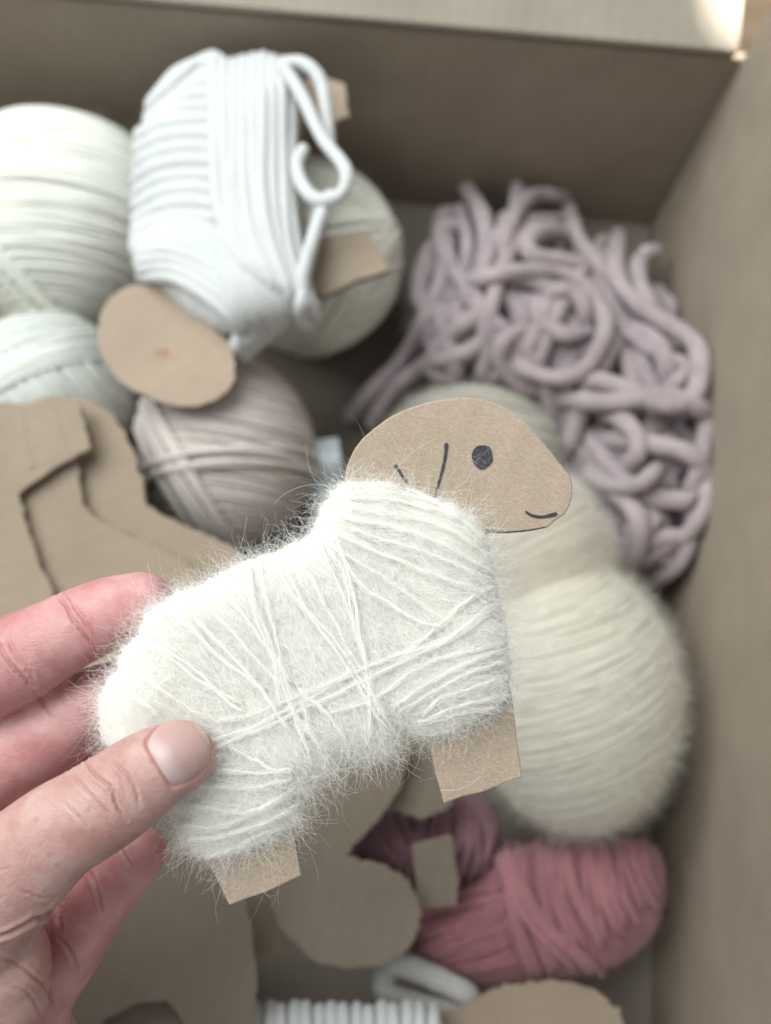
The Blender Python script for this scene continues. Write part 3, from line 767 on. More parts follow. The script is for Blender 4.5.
dk = empty('yarn_skein', tuple(flat_frame(.02).at(430, 835))); tag(dk, 'dusky plum pink yarn skein between the bare round headed cutout and cream mohair ball', 'yarn skein')
frd = flat_frame(.040, .05, .05, 430, 835)
pd = Pillow(frd, [(340, 858), (368, 825), (400, 805), (440, 795), (478, 792), (500, 820), (498, 855), (480, 878), (440, 884), (400, 880), (370, 872)], .014, 40)
pd.body('yarn_core', Y_DUSK, dk, 40)
fan(pd, (352, 850), (400, 806), (400, 884), (470, 876), 14, .0010, .0016, Y_DUSK, dk, .15)
fan(pd, (420, 800), (496, 826), (392, 876), (484, 880), 12, .0022, .0016, Y_DUSK, dk, -.1)

# ================================================================== WHITE WRAPPED PIECE AT THE BOTTOM EDGE
wb = empty('wrapped_cutout', tuple(flat_frame(.04).at(370, 1040))); tag(wb, 'ribbed white yarn wrap cut off by the bottom edge with two loose grey white loops', 'yarn cutout')
frb = flat_frame(.072, .02, .05, 350, 1040)
pb = Pillow(frb, [(246, 1018), (262, 1010), (330, 1008), (400, 1006), (440, 1016), (446, 1060), (430, 1120), (260, 1130), (240, 1070)], .010, 30)
pb.body('yarn_core', Y_CHUNKY, wb, 40)
for k in range(15):
    x = 256 + 12.6 * k
    wstrand([(x + rng.normal(), 1011 + rng.uniform(-3, 5)), (x + 1, 1050), (x + 4, 1118)], .0012 + rng.uniform(0, .0006), .0022, True, Y_CHUNKY, wb, pb, 16)
frl = flat_frame(.052, .0, .05, 420, 985)
frstrand([(392, 962), (412, 968), (440, 980), (466, 994), (470, 1004)], frl, [.004, .007, .006, 0], .0044, Y_GREYW, wb, 24)
frstrand([(386, 974), (384, 990), (404, 1000), (438, 1008), (462, 1010)], frl, [.000, .003, .004, 0], .0042, Y_GREYW, wb, 24)

# ================================================================== THE HELD SHEEP
DS = 0.200
frs = Frame(depth_pt(300, 640, DS), -FW + 0.06 * RT + 0.05 * UP)
sh = empty('card_sheep', tuple(depth_pt(300, 640, DS))); tag(sh, 'fuzzy cream white mohair wound card sheep with drawn smile held in the hand', 'card sheep')
cut_card('head', [(345, 500), (345, 478), (351, 456), (366, 436), (385, 421), (404, 411), (425, 404), (450, 400), (472, 399), (491, 403), (511, 412), (529, 428, 1), (542, 443), (556, 461), (569, 477, 1), (571, 489), (569, 503), (563, 515, 1), (552, 522), (545, 528), (528, 531), (507, 533), (480, 533), (470, 560), (420, 560), (360, 540)], frs, sh, K_HEAD, .0030, .00006)
cut_card('leg', [(420, 690, 1), (424, 728, 1), (443, 802, 1), (482, 790, 1), (521, 775, 1), (510, 690, 1), (500, 660, 1)], frs, sh, K_HEAD, .0030, .0001)
cut_card('leg', [(200, 820, 1), (210, 862, 1), (230, 902, 1), (266, 889, 1), (302, 874, 1), (291, 812, 1), (280, 790, 1)], frs, sh, K_HEAD, .0030, .0001)
INK, nt, b = nmat('marker_ink')
tcn = N(nt, 'ShaderNodeTexCoord'); nz = noise(nt, mapping(nt, tcn.outputs['Object'], (500, 2600, 500), (0, 0, 1.0)), 1, 3, .6)
nt.links.new(ramp(nt, nz.outputs[0], [(.35, (.022, .020, .026)), (.62, (.040, .038, .048)), (.76, (.11, .11, .13))]).outputs[0], b.inputs['Base Color'])
b.inputs['Roughness'].default_value = .5
def ink(name, pts, wpx, h=.00165):
    P = catmull(pts, 6); n = len(P)
    wd = np.interp(np.linspace(0, 1, n), np.linspace(0, 1, len(wpx)), wpx) / 2 * (1 + rng.normal(size=n) * .08)
    T = unit(np.gradient(P, axis=0)); Nn = np.stack([-T[:, 1], T[:, 0]], -1)
    L = P + Nn * wd[:, None]; R = P - Nn * wd[:, None]
    c0 = P[0] - T[0] * wd[0] * .8; c1 = P[-1] + T[-1] * wd[-1] * .8
    ring = np.vstack([c0, L, c1, R[::-1]])
    return ring_obj(name, ring, h)
def ring_obj(name, ring, h):
    V = np.vstack([frs.many(ring, h), frs.many(ring, h - .00025)]); n = len(ring)
    F = [tuple(range(n)), tuple(range(n, 2 * n))[::-1]] + [(i, (i + 1) % n, n + (i + 1) % n, n + i) for i in range(n)]
    me = bpy.data.meshes.new(name); me.from_pydata(V.tolist(), [], F)
    bm = bmesh.new(); bm.from_mesh(me); bmesh.ops.recalc_face_normals(bm, faces=bm.faces); bm.to_mesh(me); bm.free()
    return link(name, me, INK, sh)
a = np.linspace(0, 2 * math.pi, 26, endpoint=False)
ring_obj('eye', np.stack([482.3 + 10.6 * np.cos(a) + .4 * np.sin(5 * a), 457 + 12.2 * np.sin(a) + .5 * np.cos(4 * a)], -1), .00166)
ink('ear_line', [(446.5, 444), (445.5, 455), (442.5, 470), (438, 486), (435.5, 497)], [4.2, 3.2, 2.6, 2.2])
ink('ear_line', [(395.5, 465.5), (401, 474), (407, 483)], [3.6, 3.0, 2.0])
ink('mouth', [(525.5, 511.5), (532, 515.5), (541, 517), (550, 515.5), (556, 514)], [2.0, 2.8, 3.3, 4.2])
ink('chin_line', [(484, 532.3), (500, 532.6), (518, 531.6), (534, 529.6), (545, 527)], [1.6, 1.8, 1.6, 1.0], .0016)

ps = Pillow(frs, [(343, 484), (325, 508), (312, 530), (292, 546), (262, 556), (235, 568), (205, 584), (178, 594), (150, 612), (133, 640), (118, 668), (104, 690), (99, 715), (108, 742), (140, 780), (168, 812), (180, 840), (206, 858), (228, 857), (262, 846), (292, 826), (304, 796), (335, 768), (365, 757), (390, 756), (402, 734), (430, 736), (466, 728), (492, 712), (507, 696), (509, 664), (505, 632), (499, 600), (494, 575), (489, 550), (485, 532), (468, 514), (440, 500), (410, 490), (378, 482)], .0068, 46, rag=1.3)
ps.body('yarn_core', Y_MAIN, sh, 90, .02)

# local winding direction (picture of how the yarn was wound): blends from steep on the left to flat at the neck
KEYS = np.array([
 (130, 690, 60, 45), (160, 640, 70, 50), (200, 620, 60, 60), (250, 600, 45, 65), (300, 590, 42, 90), (350, 620, 20, 75), (400, 640, 40, 70), (340, 560, 55, 60),
 (370, 500, 90, 18), (430, 510, 70, 42), (450, 560, 70, 40), (470, 600, 80, 35), (460, 650, 80, -22), (440, 700, 80, -18), (480, 690, 80, -20), (260, 700, 40, 60), (300, 740, 30, 50),
 (220, 790, 70, 5), (240, 830, 80, -20), (180, 760, 60, 30), (360, 720, 20, 70)], float)
def wdir(P):
    P = np.asarray(P, float); d2 = ((P[:, None, :] - KEYS[None, :, :2]) ** 2).sum(2); wt = 1 / (d2 + 200) ** 1.5
    v = KEYS[:, 2:]; v = v / np.linalg.norm(v, axis=1)[:, None]
    o = (wt[:, :, None] * v[None]).sum(1); return o / np.linalg.norm(o, axis=1)[:, None]
def stream(p0, step=6.0, jit=0.0):
    out = []
    for sg in (1, -1):
        p = np.array(p0, float); q = []; ang = rng.normal() * jit
        for i in range(90):
            d = wdir(p[None])[0]; c, s = math.cos(ang), math.sin(ang); d = np.array([c * d[0] - s * d[1], s * d[0] + c * d[1]])
            p = p + d * step * sg
            if ps.sd(p[None])[0] < 0: break
            q.append(p.copy())
        out.append(q)
    return np.array(out[1][::-1] + [np.array(p0, float)] + out[0])
def mohair(P2, lift, rc, nfil=14, spread=.00065, mat=Y_MAIN, core=True, filr=.000022):
    """one wound strand: a soft core and its filaments, returned as (path, filament points)"""
    n = max(14, int(len(P2) * .9))
    P = ps.strand(P2, lift, True, n)
    k = len(P); T = unit(np.gradient(P, axis=0)); B = unit(np.cross(T, frs.n)); N2 = np.cross(B, T)
    fil = np.zeros((nfil, k, 3)); s = np.linspace(0, k * .5, k)
    for f in range(nfil):
        ph = rng.uniform(0, 6.28); rr = spread * rng.uniform(.3, 1.2) * (1 + .4 * np.sin(s * .7 + ph * 2)); an = ph + s * rng.uniform(.5, 1.1)
        fil[f] = P + (np.cos(an) * rr)[:, None] * B + (np.abs(np.sin(an)) * rr * .6)[:, None] * N2 + rng.normal(size=(k, 3)) * .00006
    return P, fil
def even(f, k): return np.stack([resample(x, k) for x in f])
fils = []
bagf = Bag()
# under layer: many faint strands following the winding
lo = ps.poly.min(0); hi = ps.poly.max(0); c = 0
while c < 330:
    p = rng.uniform(lo, hi)
    if ps.sd(p[None])[0] < 0: continue
    q = stream(p, 6, .22)
    if len(q) < 6: continue
    P, f = mohair(q, rng.uniform(-.0004, .0006), 0, 12, .0011)
    bagf.add(*tube_arrays(P, rng.uniform(.00010, .00020), sides=5, cap=False, wob=.08)); fils.append(even(f, 22)); c += 1
uo = bagf.build('yarn_winding', Y_MAIN, sh); uo['kind'] = 'stuff'
# the strands the eye picks out, each its own piece
MAINS = [
 [(134, 640), (165, 655), (200, 682), (240, 705)], [(122, 662), (150, 680), (185, 705), (222, 722)], [(112, 682), (140, 700), (160, 712)], [(148, 640), (185, 662), (215, 690), (245, 712)],
 [(160, 610), (190, 628), (225, 660), (262, 690)], [(178, 598), (215, 640), (260, 690), (292, 730)], [(190, 590), (230, 628), (262, 668), (300, 700)],
 [(207, 584), (232, 600), (262, 640), (290, 680)], [(240, 568), (256, 610), (270, 655), (282, 705)], [(252, 560), (258, 600), (272, 650), (286, 700), (312, 764)],
 [(262, 557), (266, 600), (278, 652), (292, 712), (330, 752)], [(278, 552), (300, 600), (335, 650), (368, 705), (392, 735)], [(268, 560), (300, 605), (330, 635), (360, 680), (384, 720)],
 [(292, 547), (322, 600), (362, 670), (394, 730)], [(318, 545), (345, 600), (362, 650), (378, 720)], [(326, 540), (344, 575), (352, 610), (366, 662)], [(334, 536), (350, 580), (360, 620), (372, 700), (372, 740)],
 [(330, 545), (370, 590), (410, 618), (440, 628)], [(340, 548), (380, 575), (420, 602), (450, 625)], [(344, 536), (400, 560), (450, 580), (492, 600)], [(352, 528), (410, 548), (460, 566), (494, 590)],
 [(346, 518), (400, 528), (450, 548), (490, 572)], [(350, 508), (405, 514), (452, 530), (488, 556)], [(352, 498), (400, 500), (445, 514), (482, 538)], [(356, 492), (405, 494), (446, 508), (474, 526)], [(350, 488), (390, 488), (430, 500), (462, 520)],
 [(498, 604), (455, 632), (400, 662), (345, 690), (290, 716), (215, 748)], [(500, 600), (446, 640), (380, 662), (316, 690), (262, 712), (220, 722)], [(205, 742), (250, 728), (300, 700), (352, 672)],
 [(504, 642), (460, 656), (410, 672), (376, 694), (330, 712)], [(506, 650), (460, 668), (420, 690), (392, 705)], [(505, 662), (470, 672), (430, 690), (400, 708)], [(507, 676), (470, 686), (440, 700), (424, 716)], [(508, 690), (480, 700), (445, 710), (420, 722)], [(500, 704), (470, 712), (430, 718)],
 [(300, 700), (315, 738), (328, 762)], [(312, 735), (290, 700), (278, 660)], [(300, 690), (340, 730), (352, 755)],
 [(190, 840), (230, 836), (272, 818), (300, 800)], [(182, 822), (220, 826), (262, 808), (296, 790)], [(200, 790), (240, 786), (290, 780)], [(205, 856), (235, 846), (280, 826)], [(214, 770), (250, 772), (290, 768)], [(190, 806), (240, 812), (286, 796)],
 [(230, 745), (255, 760), (290, 775)], [(400, 660), (420, 640), (470, 600), (494, 584)],
]
for i, q in enumerate(MAINS):
    P2 = resample(catmull(q, 8), 28)
    P2[:, 0] += np.convolve(rng.normal(size=36), np.ones(9) / 9, 'valid')[:28] * 4; P2[:, 1] += np.convolve(rng.normal(size=36), np.ones(9) / 9, 'valid')[:28] * 4
    P, f = mohair(P2, .0013 + rng.uniform(0, .0006), 0, 26, .00070)
    tube('yarn_strand', P, rng.uniform(.00016, .00028), Y_MAIN, sh, sides=7, cap=False, wob=.12); fils.append(even(f, 22))
hair_obj('filament', np.concatenate(fils), .00003, H_MAIN, sh)
# mohair fuzz lying over the body
g_ = rng.uniform(lo, hi, (60000, 2)); g_ = g_[in_poly(g_, ps.poly)][:30000]
d2 = wdir(g_); d3 = unit(frs.many(g_ + d2) - frs.many(g_)); n_ = len(g_)
sgn = rng.choice([-1, 1], (n_, 1))
dirs = d3 * sgn * rng.uniform(.2, 1, (n_, 1)) + unit(rng.normal(size=(n_, 3))) * .75 + frs.n * rng.uniform(-.1, .35, (n_, 1))
hair_obj('fuzz', grow(ps.top(g_, .0004), dirs, rng.uniform(.003, .011, n_), 9, .32), rng.uniform(.000013, .000026, n_), H_MAIN, sh)
# halo standing off the outline
E = densify(ps.poly, 1.0); cen = E.mean(0)
idx = rng.integers(0, len(E), 5600); e = E[idx]; T2 = unit(np.roll(E, -1, 0) - np.roll(E, 1, 0))[idx]
A = 0.5 * np.sum(E[:, 0] * np.roll(E[:, 1], -1) - np.roll(E[:, 0], -1) * E[:, 1]); out2 = np.stack([T2[:, 1], -T2[:, 0]], -1) * (1 if A > 0 else -1)
e_in = e - out2 * rng.uniform(0, 7, (len(e), 1))
o3 = unit(frs.many(e + out2) - frs.many(e)); t3 = unit(frs.many(e + T2) - frs.many(e)); n_ = len(e)
ln = np.where(rng.random(n_) < .10, rng.uniform(.008, .015, n_), rng.uniform(.003, .008, n_))
hair_obj('fuzz', grow(frs.many(e_in, rng.uniform(-.002, .003, n_)), o3 * rng.uniform(.2, 1, (n_, 1)) + t3 * rng.normal(size=(n_, 1)) * .8 + frs.n * rng.normal(size=(n_, 1)) * .5, ln, 16, .52), rng.uniform(.000009, .000018, n_), H_MAIN, sh)
# a few long stray fibres
st = frs.many(np.array([(200, 590), (350, 520), (420, 492), (380, 486), (440, 790), (300, 560), (345, 500), (230, 870), (330, 505), (385, 486)]), .004)
hair_obj('fuzz', grow(st, unit(rng.normal(size=(10, 3))) + UP * .8, rng.uniform(.014, .024, 10), 16, .16), .00003, H_MAIN, sh)
# wool fibres caught on the card faces
gq = np.vstack([rng.uniform((352, 440), (500, 530), (120, 2)), rng.uniform((215, 835), (298, 892), (60, 2)), rng.uniform((428, 720), (516, 785), (80, 2))])
dd = rng.normal(size=(len(gq), 1)) * frs.a + rng.normal(size=(len(gq), 1)) * frs.b
hair_obj('fuzz', grow(frs.many(gq, .0019), dd + frs.n * .05, rng.uniform(.002, .009, len(gq)), 10, .25), .000012, H_MAIN, sh)

# ================================================================== THE HAND
SK, nt, b = nmat('skin')
tc = N(nt, 'ShaderNodeTexCoord'); ob = tc.outputs['Object']
at = N(nt, 'ShaderNodeAttribute', attribute_name='pink'); ac = N(nt, 'ShaderNodeAttribute', attribute_name='crease')
n1 = noise(nt, ob, 90, 4, .6); n2 = noise(nt, ob, 420, 3, .6)
cA = ramp(nt, n1.outputs[0], [(.34, (.40, .205, .18)), (.66, (.51, .33, .295))]).outputs[0]
cB = ramp(nt, n1.outputs[0], [(.34, (.48, .20, .205)), (.66, (.58, .32, .31))]).outputs[0]
col = mixc(nt, at.outputs['Fac'], cA, cB)
col = mixc(nt, .35, col, ramp(nt, n2.outputs[0], [(.35, (.82, .76, .74)), (.6, (1, 1, 1))]).outputs[0], 'MULTIPLY')
vo = N(nt, 'ShaderNodeTexVoronoi'); vo.inputs['Scale'].default_value = 330; vo.inputs['Randomness'].default_value = 1; nt.links.new(ob, vo.inputs['Vector'])
fr1 = ramp(nt, vo.outputs['Distance'], [(.13, (1, 1, 1)), (.27, (0, 0, 0))]).outputs[0]
n4 = noise(nt, ob, 120, 1, .5); gate = ramp(nt, n4.outputs[0], [(.44, (0, 0, 0)), (.52, (1, 1, 1))]).outputs[0]
fk = mixc(nt, 1.0, fr1, gate, 'MULTIPLY')
inv = N(nt, 'ShaderNodeMath', operation='SUBTRACT'); inv.inputs[0].default_value = 1; nt.links.new(at.outputs['Fac'], inv.inputs[1])
fm = N(nt, 'ShaderNodeMath', operation='MULTIPLY'); nt.links.new(fk, fm.inputs[0]); nt.links.new(inv.outputs[0], fm.inputs[1])
fm2 = N(nt, 'ShaderNodeMath', operation='MULTIPLY'); nt.links.new(fm.outputs[0], fm2.inputs[0]); fm2.inputs[1].default_value = .42
col = mixc(nt, fm2.outputs[0], col, (.33, .155, .10))
cm = N(nt, 'ShaderNodeMath', operation='MULTIPLY'); nt.links.new(ac.outputs['Fac'], cm.inputs[0]); cm.inputs[1].default_value = .55
col = mixc(nt, cm.outputs[0], col, (.40, .15, .12))
nt.links.new(col, b.inputs['Base Color'])
b.inputs['Roughness'].default_value = .46; b.inputs['Specular IOR Level'].default_value = .42
b.inputs['Subsurface Weight'].default_value = .25; b.inputs['Subsurface Radius'].default_value = (.0018, .0009, .0006); b.inputs['Subsurface Scale'].default_value = 1.0
v1 = N(nt, 'ShaderNodeTexVoronoi', feature='DISTANCE_TO_EDGE'); v1.inputs['Scale'].default_value = 1; nt.links.new(mapping(nt, ob, (1500, 950, 1500), (0, 0, .6)), v1.inputs['Vector'])
nz = noise(nt, mapping(nt, ob, (700, 2200, 700), (0, 0, .95)), 1, 4, .6)
bm = bump(nt, v1.outputs['Distance'], .35, .00020); bm = bump(nt, nz.outputs[0], .45, .00028, bm); bm = bump(nt, n1.outputs[0], .3, .0010, bm)
nt.links.new(bm, b.inputs['Normal'])

def limb(nodes, flat=.9, cap0=False):
    """nodes (px, py, D, radius px): a tapered rounded limb"""
    C = []
    for x, y, D, r in nodes: p = depth_pt(x, y, D); C.append((*p, r / FPX * D))
    C = catmull(np.array(C), 8); P, r = C[:, :3], C[:, 3]
    d = unit(P[-1] - P[-2]); rt = r[-1]; ext = []; er = []
    for t in (.25, .5, .7, .85, .95, .995): ext.append(P[-1] + d * rt * t); er.append(rt * math.sqrt(1 - t * t))
    d0 = unit(P[0] - P[1]); r0 = r[0]; pre = []; pr = []
    for t in (.95, .8, .5): pre.append(P[0] + d0 * r0 * t); pr.append(r0 * math.sqrt(1 - t * t))
    P = np.vstack([pre, P, ext]); r = np.concatenate([pr, r, er])
    V, Q, UV = tube_arrays(P, r, sides=28, flat=flat, cap=False, up=-FW)
    n = len(P); V = np.vstack([V, P[0], P[-1]]); a, z = len(V) - 2, len(V) - 1; tri = []
    for j in range(28):
        tri.append((a, (j + 1) % 28, j)); tri.append((z, (n - 1) * 28 + j, (n - 1) * 28 + (j + 1) % 28))
    return V, [tuple(q) for q in Q] + tri
LIMBS = [
 # thumb
 limb([(-120, 1010, .212, 70), (-60, 950, .200, 80), (-8, 893, .190, 62), (50, 838, .1855, 51), (85, 816, .184, 48.5), (112, 799, .183, 47), (150, 772, .1835, 43), (178, 757, .185, 37)], .86),
 # index
 limb([(-230, 830, .225, 62), (-110, 725, .216, 54), (-40, 684, .211, 50), (15, 660, .209, 46), (60, 636, .209, 40), (104, 615, .210, 37), (141, 604, .2115, 33)], .92),
 # middle
 limb([(-230, 900, .232, 62), (-90, 800, .222, 52), (-20, 768, .218, 47), (40, 738, .217, 41), (90, 705, .218, 37), (125, 690, .219, 32)], .92),
 # ring
 limb([(-230, 980, .234, 62), (-90, 905, .228, 52), (-20, 860, .225, 46), (50, 815, .224, 40), (110, 772, .224, 35), (140, 755, .224, 30)], .92),
 # little
 limb([(-200, 1080, .232, 60), (-60, 1040, .226, 50), (20, 1000, .219, 42), (62, 955, .216, 37), (92, 912, .213, 31), (120, 878, .211, 29), (142, 852, .2095, 26)], .92),
 # palm
 limb([(-230, 1180, .215, 110), (-150, 1090, .213, 110), (-60, 1040, .214, 80), (0, 1010, .213, 72)], .6),
 limb([(-260, 1000, .222, 100), (-160, 900, .222, 85)], .6),
 limb([(-120, 1120, .204, 80), (-40, 1010, .200, 82), (-18, 960, .197, 70)], .7),
 limb([(-100, 1180, .212, 95), (-20, 1100, .214, 88), (10, 1060, .216, 70)], .55),
 # forearm
 limb([(-420, 1560, .190, 150), (-330, 1400, .200, 135), (-230, 1230, .210, 125)], .75),
]
V = []; F = []
for v, f in LIMBS:
    b0 = len(V); V.extend(v.tolist()); F.extend([tuple(int(i) + b0 for i in q) for q in f])
me = bpy.data.meshes.new('hand'); me.from_pydata(V, [], F); me.update()
hand = link('hand', me, SK)
tag(hand, 'bare hand reaching in from the left, thumb over and fingers behind the fuzzy sheep', 'hand')
md = hand.modifiers.new('r', 'REMESH'); md.mode = 'VOXEL'; md.voxel_size = .00075
md2 = hand.modifiers.new('s', 'SMOOTH'); md2.factor = .5; md2.iterations = 16
dg = bpy.context.evaluated_depsgraph_get()
me2 = bpy.data.meshes.new_from_object(hand.evaluated_get(dg)); hand.modifiers.clear(); hand.data = me2; me2.name = 'hand'
bmh = bmesh.new(); bmh.from_mesh(me2); bmh.verts.ensure_lookup_table()
c_ = np.array([v.co for v in bmh.verts]); p_, dd_ = project(c_); n_ = np.array([v.normal for v in bmh.verts])
vis = (p_[:, 0] > -25) & (p_[:, 0] < 240) & (p_[:, 1] > 545) & (p_[:, 1] < 1045) & ((n_ * unit(CP - c_)).sum(1) > -.05) & (dd_ < .222)
es = [e for e in bmh.edges if vis[e.verts[0].index] and vis[e.verts[1].index]]
bmesh.ops.subdivide_edges(bmh, edges=es, cuts=2, use_grid_fill=True, smooth=0)
bmh.to_mesh(me2); bmh.free()
md2 = hand.modifiers.new('s', 'SMOOTH'); md2.factor = .5; md2.iterations = 6
dg = bpy.context.evaluated_depsgraph_get(); me2 = bpy.data.meshes.new_from_object(hand.evaluated_get(dg)); hand.modifiers.clear(); hand.data = me2
nv = len(me2.vertices); co = np.empty(nv * 3, np.float32); me2.vertices.foreach_get('co', co); co = co.reshape(-1, 3).astype(float)
no = np.empty(nv * 3, np.float32); me2.vertices.foreach_get('normal', no); no = no.reshape(-1, 3).astype(float)
pxy, dep = project(co); facing = (no * unit(CP - co)).sum(1) > -.1
def seg_dist(P_, L):
    full = np.full(len(P_), 1e3); lo_ = L.min(0) - 16; hi_ = L.max(0) + 16
    m_ = ((P_ > lo_) & (P_ < hi_)).all(1); P = P_[m_]; best = np.full(len(P), 1e9)
    for a, b_ in zip(L[:-1], L[1:]):
        d = b_ - a; t = np.clip(((P - a) @ d) / (d @ d + 1e-9), 0, 1); best = np.minimum(best, np.linalg.norm(P - (a + t[:, None] * d), axis=1))
    full[m_] = best; return full
crease = np.zeros(nv); disp = np.zeros(nv)
# (points, width px, depth m, redness, depth range of the finger it is on)
CR = [
 ([(84, 757), (90, 768), (98, 777), (107, 784), (113, 792), (115, 802), (120, 812), (127, 820)], 2.4, .00055, .8, (.15, .192)),
 ([(70, 770), (80, 784), (90, 795), (104, 810), (112, 820)], 2.6, .00035, .4, (.15, .192)),
 ([(106, 756), (120, 768), (131, 780), (137, 794), (140, 806)], 2.8, .00030, .4, (.15, .192)),
 ([(96, 752), (108, 764), (122, 784), (126, 800)], 2.2, .00022, .25, (.15, .192)),
 ([(60, 800), (72, 812), (86, 826)], 2.4, .00016, .15, (.15, .192)),
 ([(61, 904), (50, 914), (34, 920), (16, 930), (-10, 940)], 3.2, .0011, .9, (.15, .207)),
 ([(70, 895), (64, 903), (58, 912), (60, 930)], 3, .0006, .5, (.15, .215)),
 ([(20, 890), (35, 896), (52, 900)], 2.6, .0003, .2, (.15, .207)),
 ([(0, 958), (20, 966), (44, 986), (56, 1010)], 3, .0004, .3, (.15, .215)),
 ([(10, 985), (30, 995), (44, 1020)], 3, .0003, .2, (.15, .215)),
 ([(58, 596), (66, 606), (73, 619), (82, 631), (90, 642), (98, 652)], 2.6, .00055, .6, (.195, .22)),
 ([(66, 592), (76, 608), (86, 622), (100, 640)], 2.8, .0003, .3, (.195, .22)),
 ([(-4, 640), (4, 655), (14, 668), (24, 678), (34, 690)], 3.0, .0006, .6, (.195, .22)),
 ([(8, 636), (16, 654), (28, 670), (36, 684)], 3.0, .0003, .3, (.195, .22)),
 ([(36, 694), (44, 705), (54, 720)], 2.6, .0004, .4, (.195, .23)),
 ([(86, 866), (94, 882), (99, 898), (103, 915)], 2.6, .0006, .6, (.195, .23)),
 ([(116, 842), (124, 856), (132, 868)], 2.4, .0004, .4, (.195, .23)),
 ([(60, 940), (72, 955), (80, 975)], 3.0, .0005, .4, (.195, .23)),
]
for k in range(26):
    cx, cy = rng.uniform(0, 150), 0; cy = 868 - .61 * cx + rng.uniform(-34, 34); ln_ = rng.uniform(8, 24); an = 1.02 + rng.normal() * .22
    if cx < 60 and rng.random() < .5: an += 1.4
    dx, dy = math.cos(an) * ln_ / 2, math.sin(an) * ln_ / 2
    CR.append(([(cx - dx, cy - dy), (cx + rng.normal() * 1.5, cy), (cx + dx, cy + dy)], 1.9, rng.uniform(.00004, .00009), .08, (.15, .192)))
for L, wd, dp, rd, (d0, d1) in CR:
    L = catmull(np.array(L, float), 5); L += rng.normal(size=L.shape) * .35; dd = seg_dist(pxy, L); ok = facing & (dep > d0) & (dep < d1)
    endf = np.clip(np.minimum(np.linalg.norm(pxy - L[0], axis=1), np.linalg.norm(pxy - L[-1], axis=1)) / 9, .15, 1)
    wd = wd * .62; g1 = np.exp(-(dd / wd) ** 2) * ok * endf; disp -= dp * g1; disp += dp * .35 * np.exp(-((dd - wd * 2.4) / (wd * 1.4)) ** 2) * ok * endf
    crease = np.maximum(crease, rd * np.exp(-(dd / (wd * .8)) ** 2) * ok * endf)
# nail bed: sunken rim round the nail plate
NAIL = px_outline([(146, 744), (152, 733), (162, 725), (178, 720), (193, 722), (204, 730), (209.5, 742), (210, 755), (205, 768), (195, 778), (183, 784), (172, 786), (164, 776), (155, 761)], 5)
ok = facing & (dep < .192) & (pxy[:, 0] > 110) & (pxy[:, 0] < 250) & (pxy[:, 1] > 690) & (pxy[:, 1] < 820)
ins = np.zeros(nv, bool); ins[ok] = in_poly(pxy[ok], NAIL); dn = np.full(nv, 1e3); dn[ok] = dist_poly(pxy[ok], NAIL); dn = dn * np.where(ins, -1, 1)
ndist = np.clip(((pxy - [146, 744]) @ np.array([.80, -.60])) / 50, 0, 1)
disp += np.where(ok, -.00030 * (1 - .7 * ndist) * np.exp(-((dn + .3) / 1.5) ** 2), 0) + np.where(ok, .00014 * np.exp(-((dn - 4.5) / 3.0) ** 2), 0)
disp += np.where(ok & ins, -.00035 * np.clip(-dn / 4, 0, 1), 0)
crease = np.maximum(crease, np.where(ok, .7 * (1 - .6 * ndist) * np.exp(-((dn - .6) / 1.6) ** 2), 0))
co2 = co + no * disp[:, None]
me2.vertices.foreach_set('co', co2.astype(np.float32).ravel())
pink = np.clip((dep - .190) / .012, 0, 1) * .85
pink = np.maximum(pink, .35 * np.exp(-(np.linalg.norm(pxy - [200, 750], axis=1) / 35) ** 2))
pink = np.clip(pink + .25 * np.exp(-(np.linalg.norm(pxy - [140, 600], axis=1) / 50) ** 2), 0, 1)
co2[ins & (dn < -2)] -= 0
for nm, ar in (('pink', pink), ('crease', crease)):
    a_ = me2.attributes.new(nm, 'FLOAT', 'POINT'); a_.data.foreach_set('value', ar.astype(np.float32))
me2.polygons.foreach_set('use_smooth', np.ones(len(me2.polygons), bool)); me2.update()
if not me2.materials: me2.materials.append(SK)
# nail plate laid into its bed
NM, nt, b = nmat('nail')
tc = N(nt, 'ShaderNodeTexCoord'); nz = noise(nt, tc.outputs['Object'], 160, 3, .5); uvn = tc.outputs['UV']
sx = N(nt, 'ShaderNodeSeparateXYZ'); nt.links.new(uvn, sx.inputs[0])
base = ramp(nt, nz.outputs[0], [(.3, (.44, .27, .245)), (.7, (.53, .35, .32))]).outputs[0]
lun = ramp(nt, sx.outputs[0], [(.0, (.54, .41, .39)), (.16, (.53, .40, .38)), (.32, (.44, .27, .255)), (.80, (.45, .28, .25)), (.88, (.42, .26, .22)), (.94, (.56, .44, .37)), (1.0, (.50, .38, .31))]).outputs[0]
nt.links.new(mixc(nt, .6, base, lun), b.inputs['Base Color']); b.inputs['Roughness'].default_value = .42; b.inputs['Specular IOR Level'].default_value = .4
b.inputs['Subsurface Weight'].default_value = .2; b.inputs['Subsurface Radius'].default_value = (.002, .001, .0007)
wv = N(nt, 'ShaderNodeTexWave'); wv.bands_direction = 'Y'; wv.inputs['Scale'].default_value = 5; wv.inputs['Distortion'].default_value = 2; nt.links.new(uvn, wv.inputs['Vector'])
nb = bump(nt, wv.outputs[0], .08, .0002); nb = bump(nt, nz.outputs[0], .2, .0004, nb); nt.links.new(nb, b.inputs['Normal'])
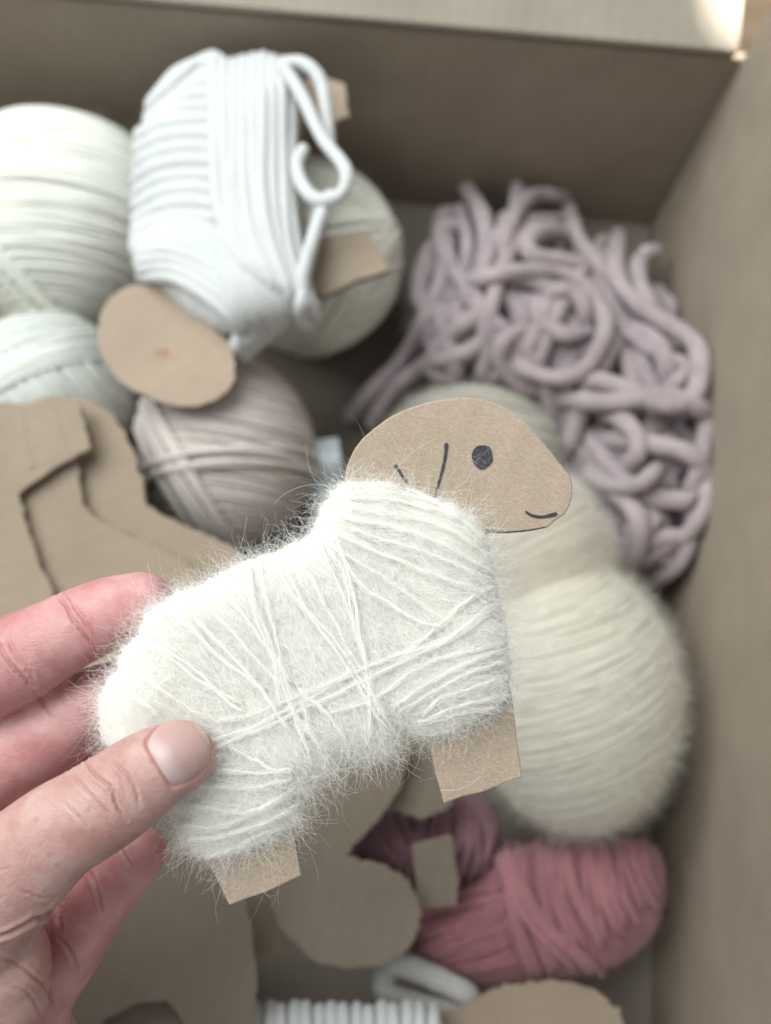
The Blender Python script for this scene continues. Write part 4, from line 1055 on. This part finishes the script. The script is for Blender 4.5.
bv = BVHTree.FromPolygons([Vector(c_) for c_ in co2], [tuple(p.vertices) for p in me2.polygons])
# smooth base surface from a local quadratic fit to the thumb where the nail lies
sel = ok & (dn < 1)
A_ = np.stack([np.ones(sel.sum()), pxy[sel, 0] - 180, pxy[sel, 1] - 753, (pxy[sel, 0] - 180) ** 2, (pxy[sel, 1] - 753) ** 2, (pxy[sel, 0] - 180) * (pxy[sel, 1] - 753)], -1)
cf = np.linalg.lstsq(A_, dep[sel], rcond=None)[0]
axd = unit(np.array([.80, -.60])); cxy = np.array([(146 + 172) / 2, (744 + 786) / 2])
NV = []; NU = []; RINGS = [1.0, .97, .88, .7, .45, .2]
for k, s in enumerate(RINGS):
    q = NAIL.mean(0) + (NAIL - NAIL.mean(0)) * s
    for p in q:
        x, y = p[0] - 180, p[1] - 753; D = np.array([1, x, y, x * x, y * y, x * y]) @ cf
        lift = -.00035 if k == 0 else (.00000 if k == 1 else .00030 + .00016 * (1 - s))
        NV.append(depth_pt(p[0], p[1], D - lift)); u_ = ((p - cxy) @ axd) / 58; NU.append((u_, ((p - cxy) @ np.array([.6, .8])) / 60))
n = len(NAIL); NF = []
for k in range(len(RINGS) - 1):
    for i in range(n): j = (i + 1) % n; NF.append((k * n + i, k * n + j, (k + 1) * n + j, (k + 1) * n + i))
NF.append(tuple(range((len(RINGS) - 1) * n, len(RINGS) * n)))
me = bpy.data.meshes.new('thumbnail'); me.from_pydata([tuple(v) for v in NV], [], NF)
uvl = me.uv_layers.new(name='UVMap')
for p in me.polygons:
    p.use_smooth = True
    for li in p.loop_indices: uvl.data[li].uv = NU[me.loops[li].vertex_index]
bmn = bmesh.new(); bmn.from_mesh(me); bmesh.ops.recalc_face_normals(bmn, faces=bmn.faces)
if sum((f.normal.dot(Vector(-FW)) for f in bmn.faces)) < 0: bmesh.ops.reverse_faces(bmn, faces=bmn.faces)
bmn.to_mesh(me); bmn.free()
link('thumbnail', me, NM, hand)
print('polys', sum(len(o.data.polygons) for o in bpy.data.objects if o.type == 'MESH'))
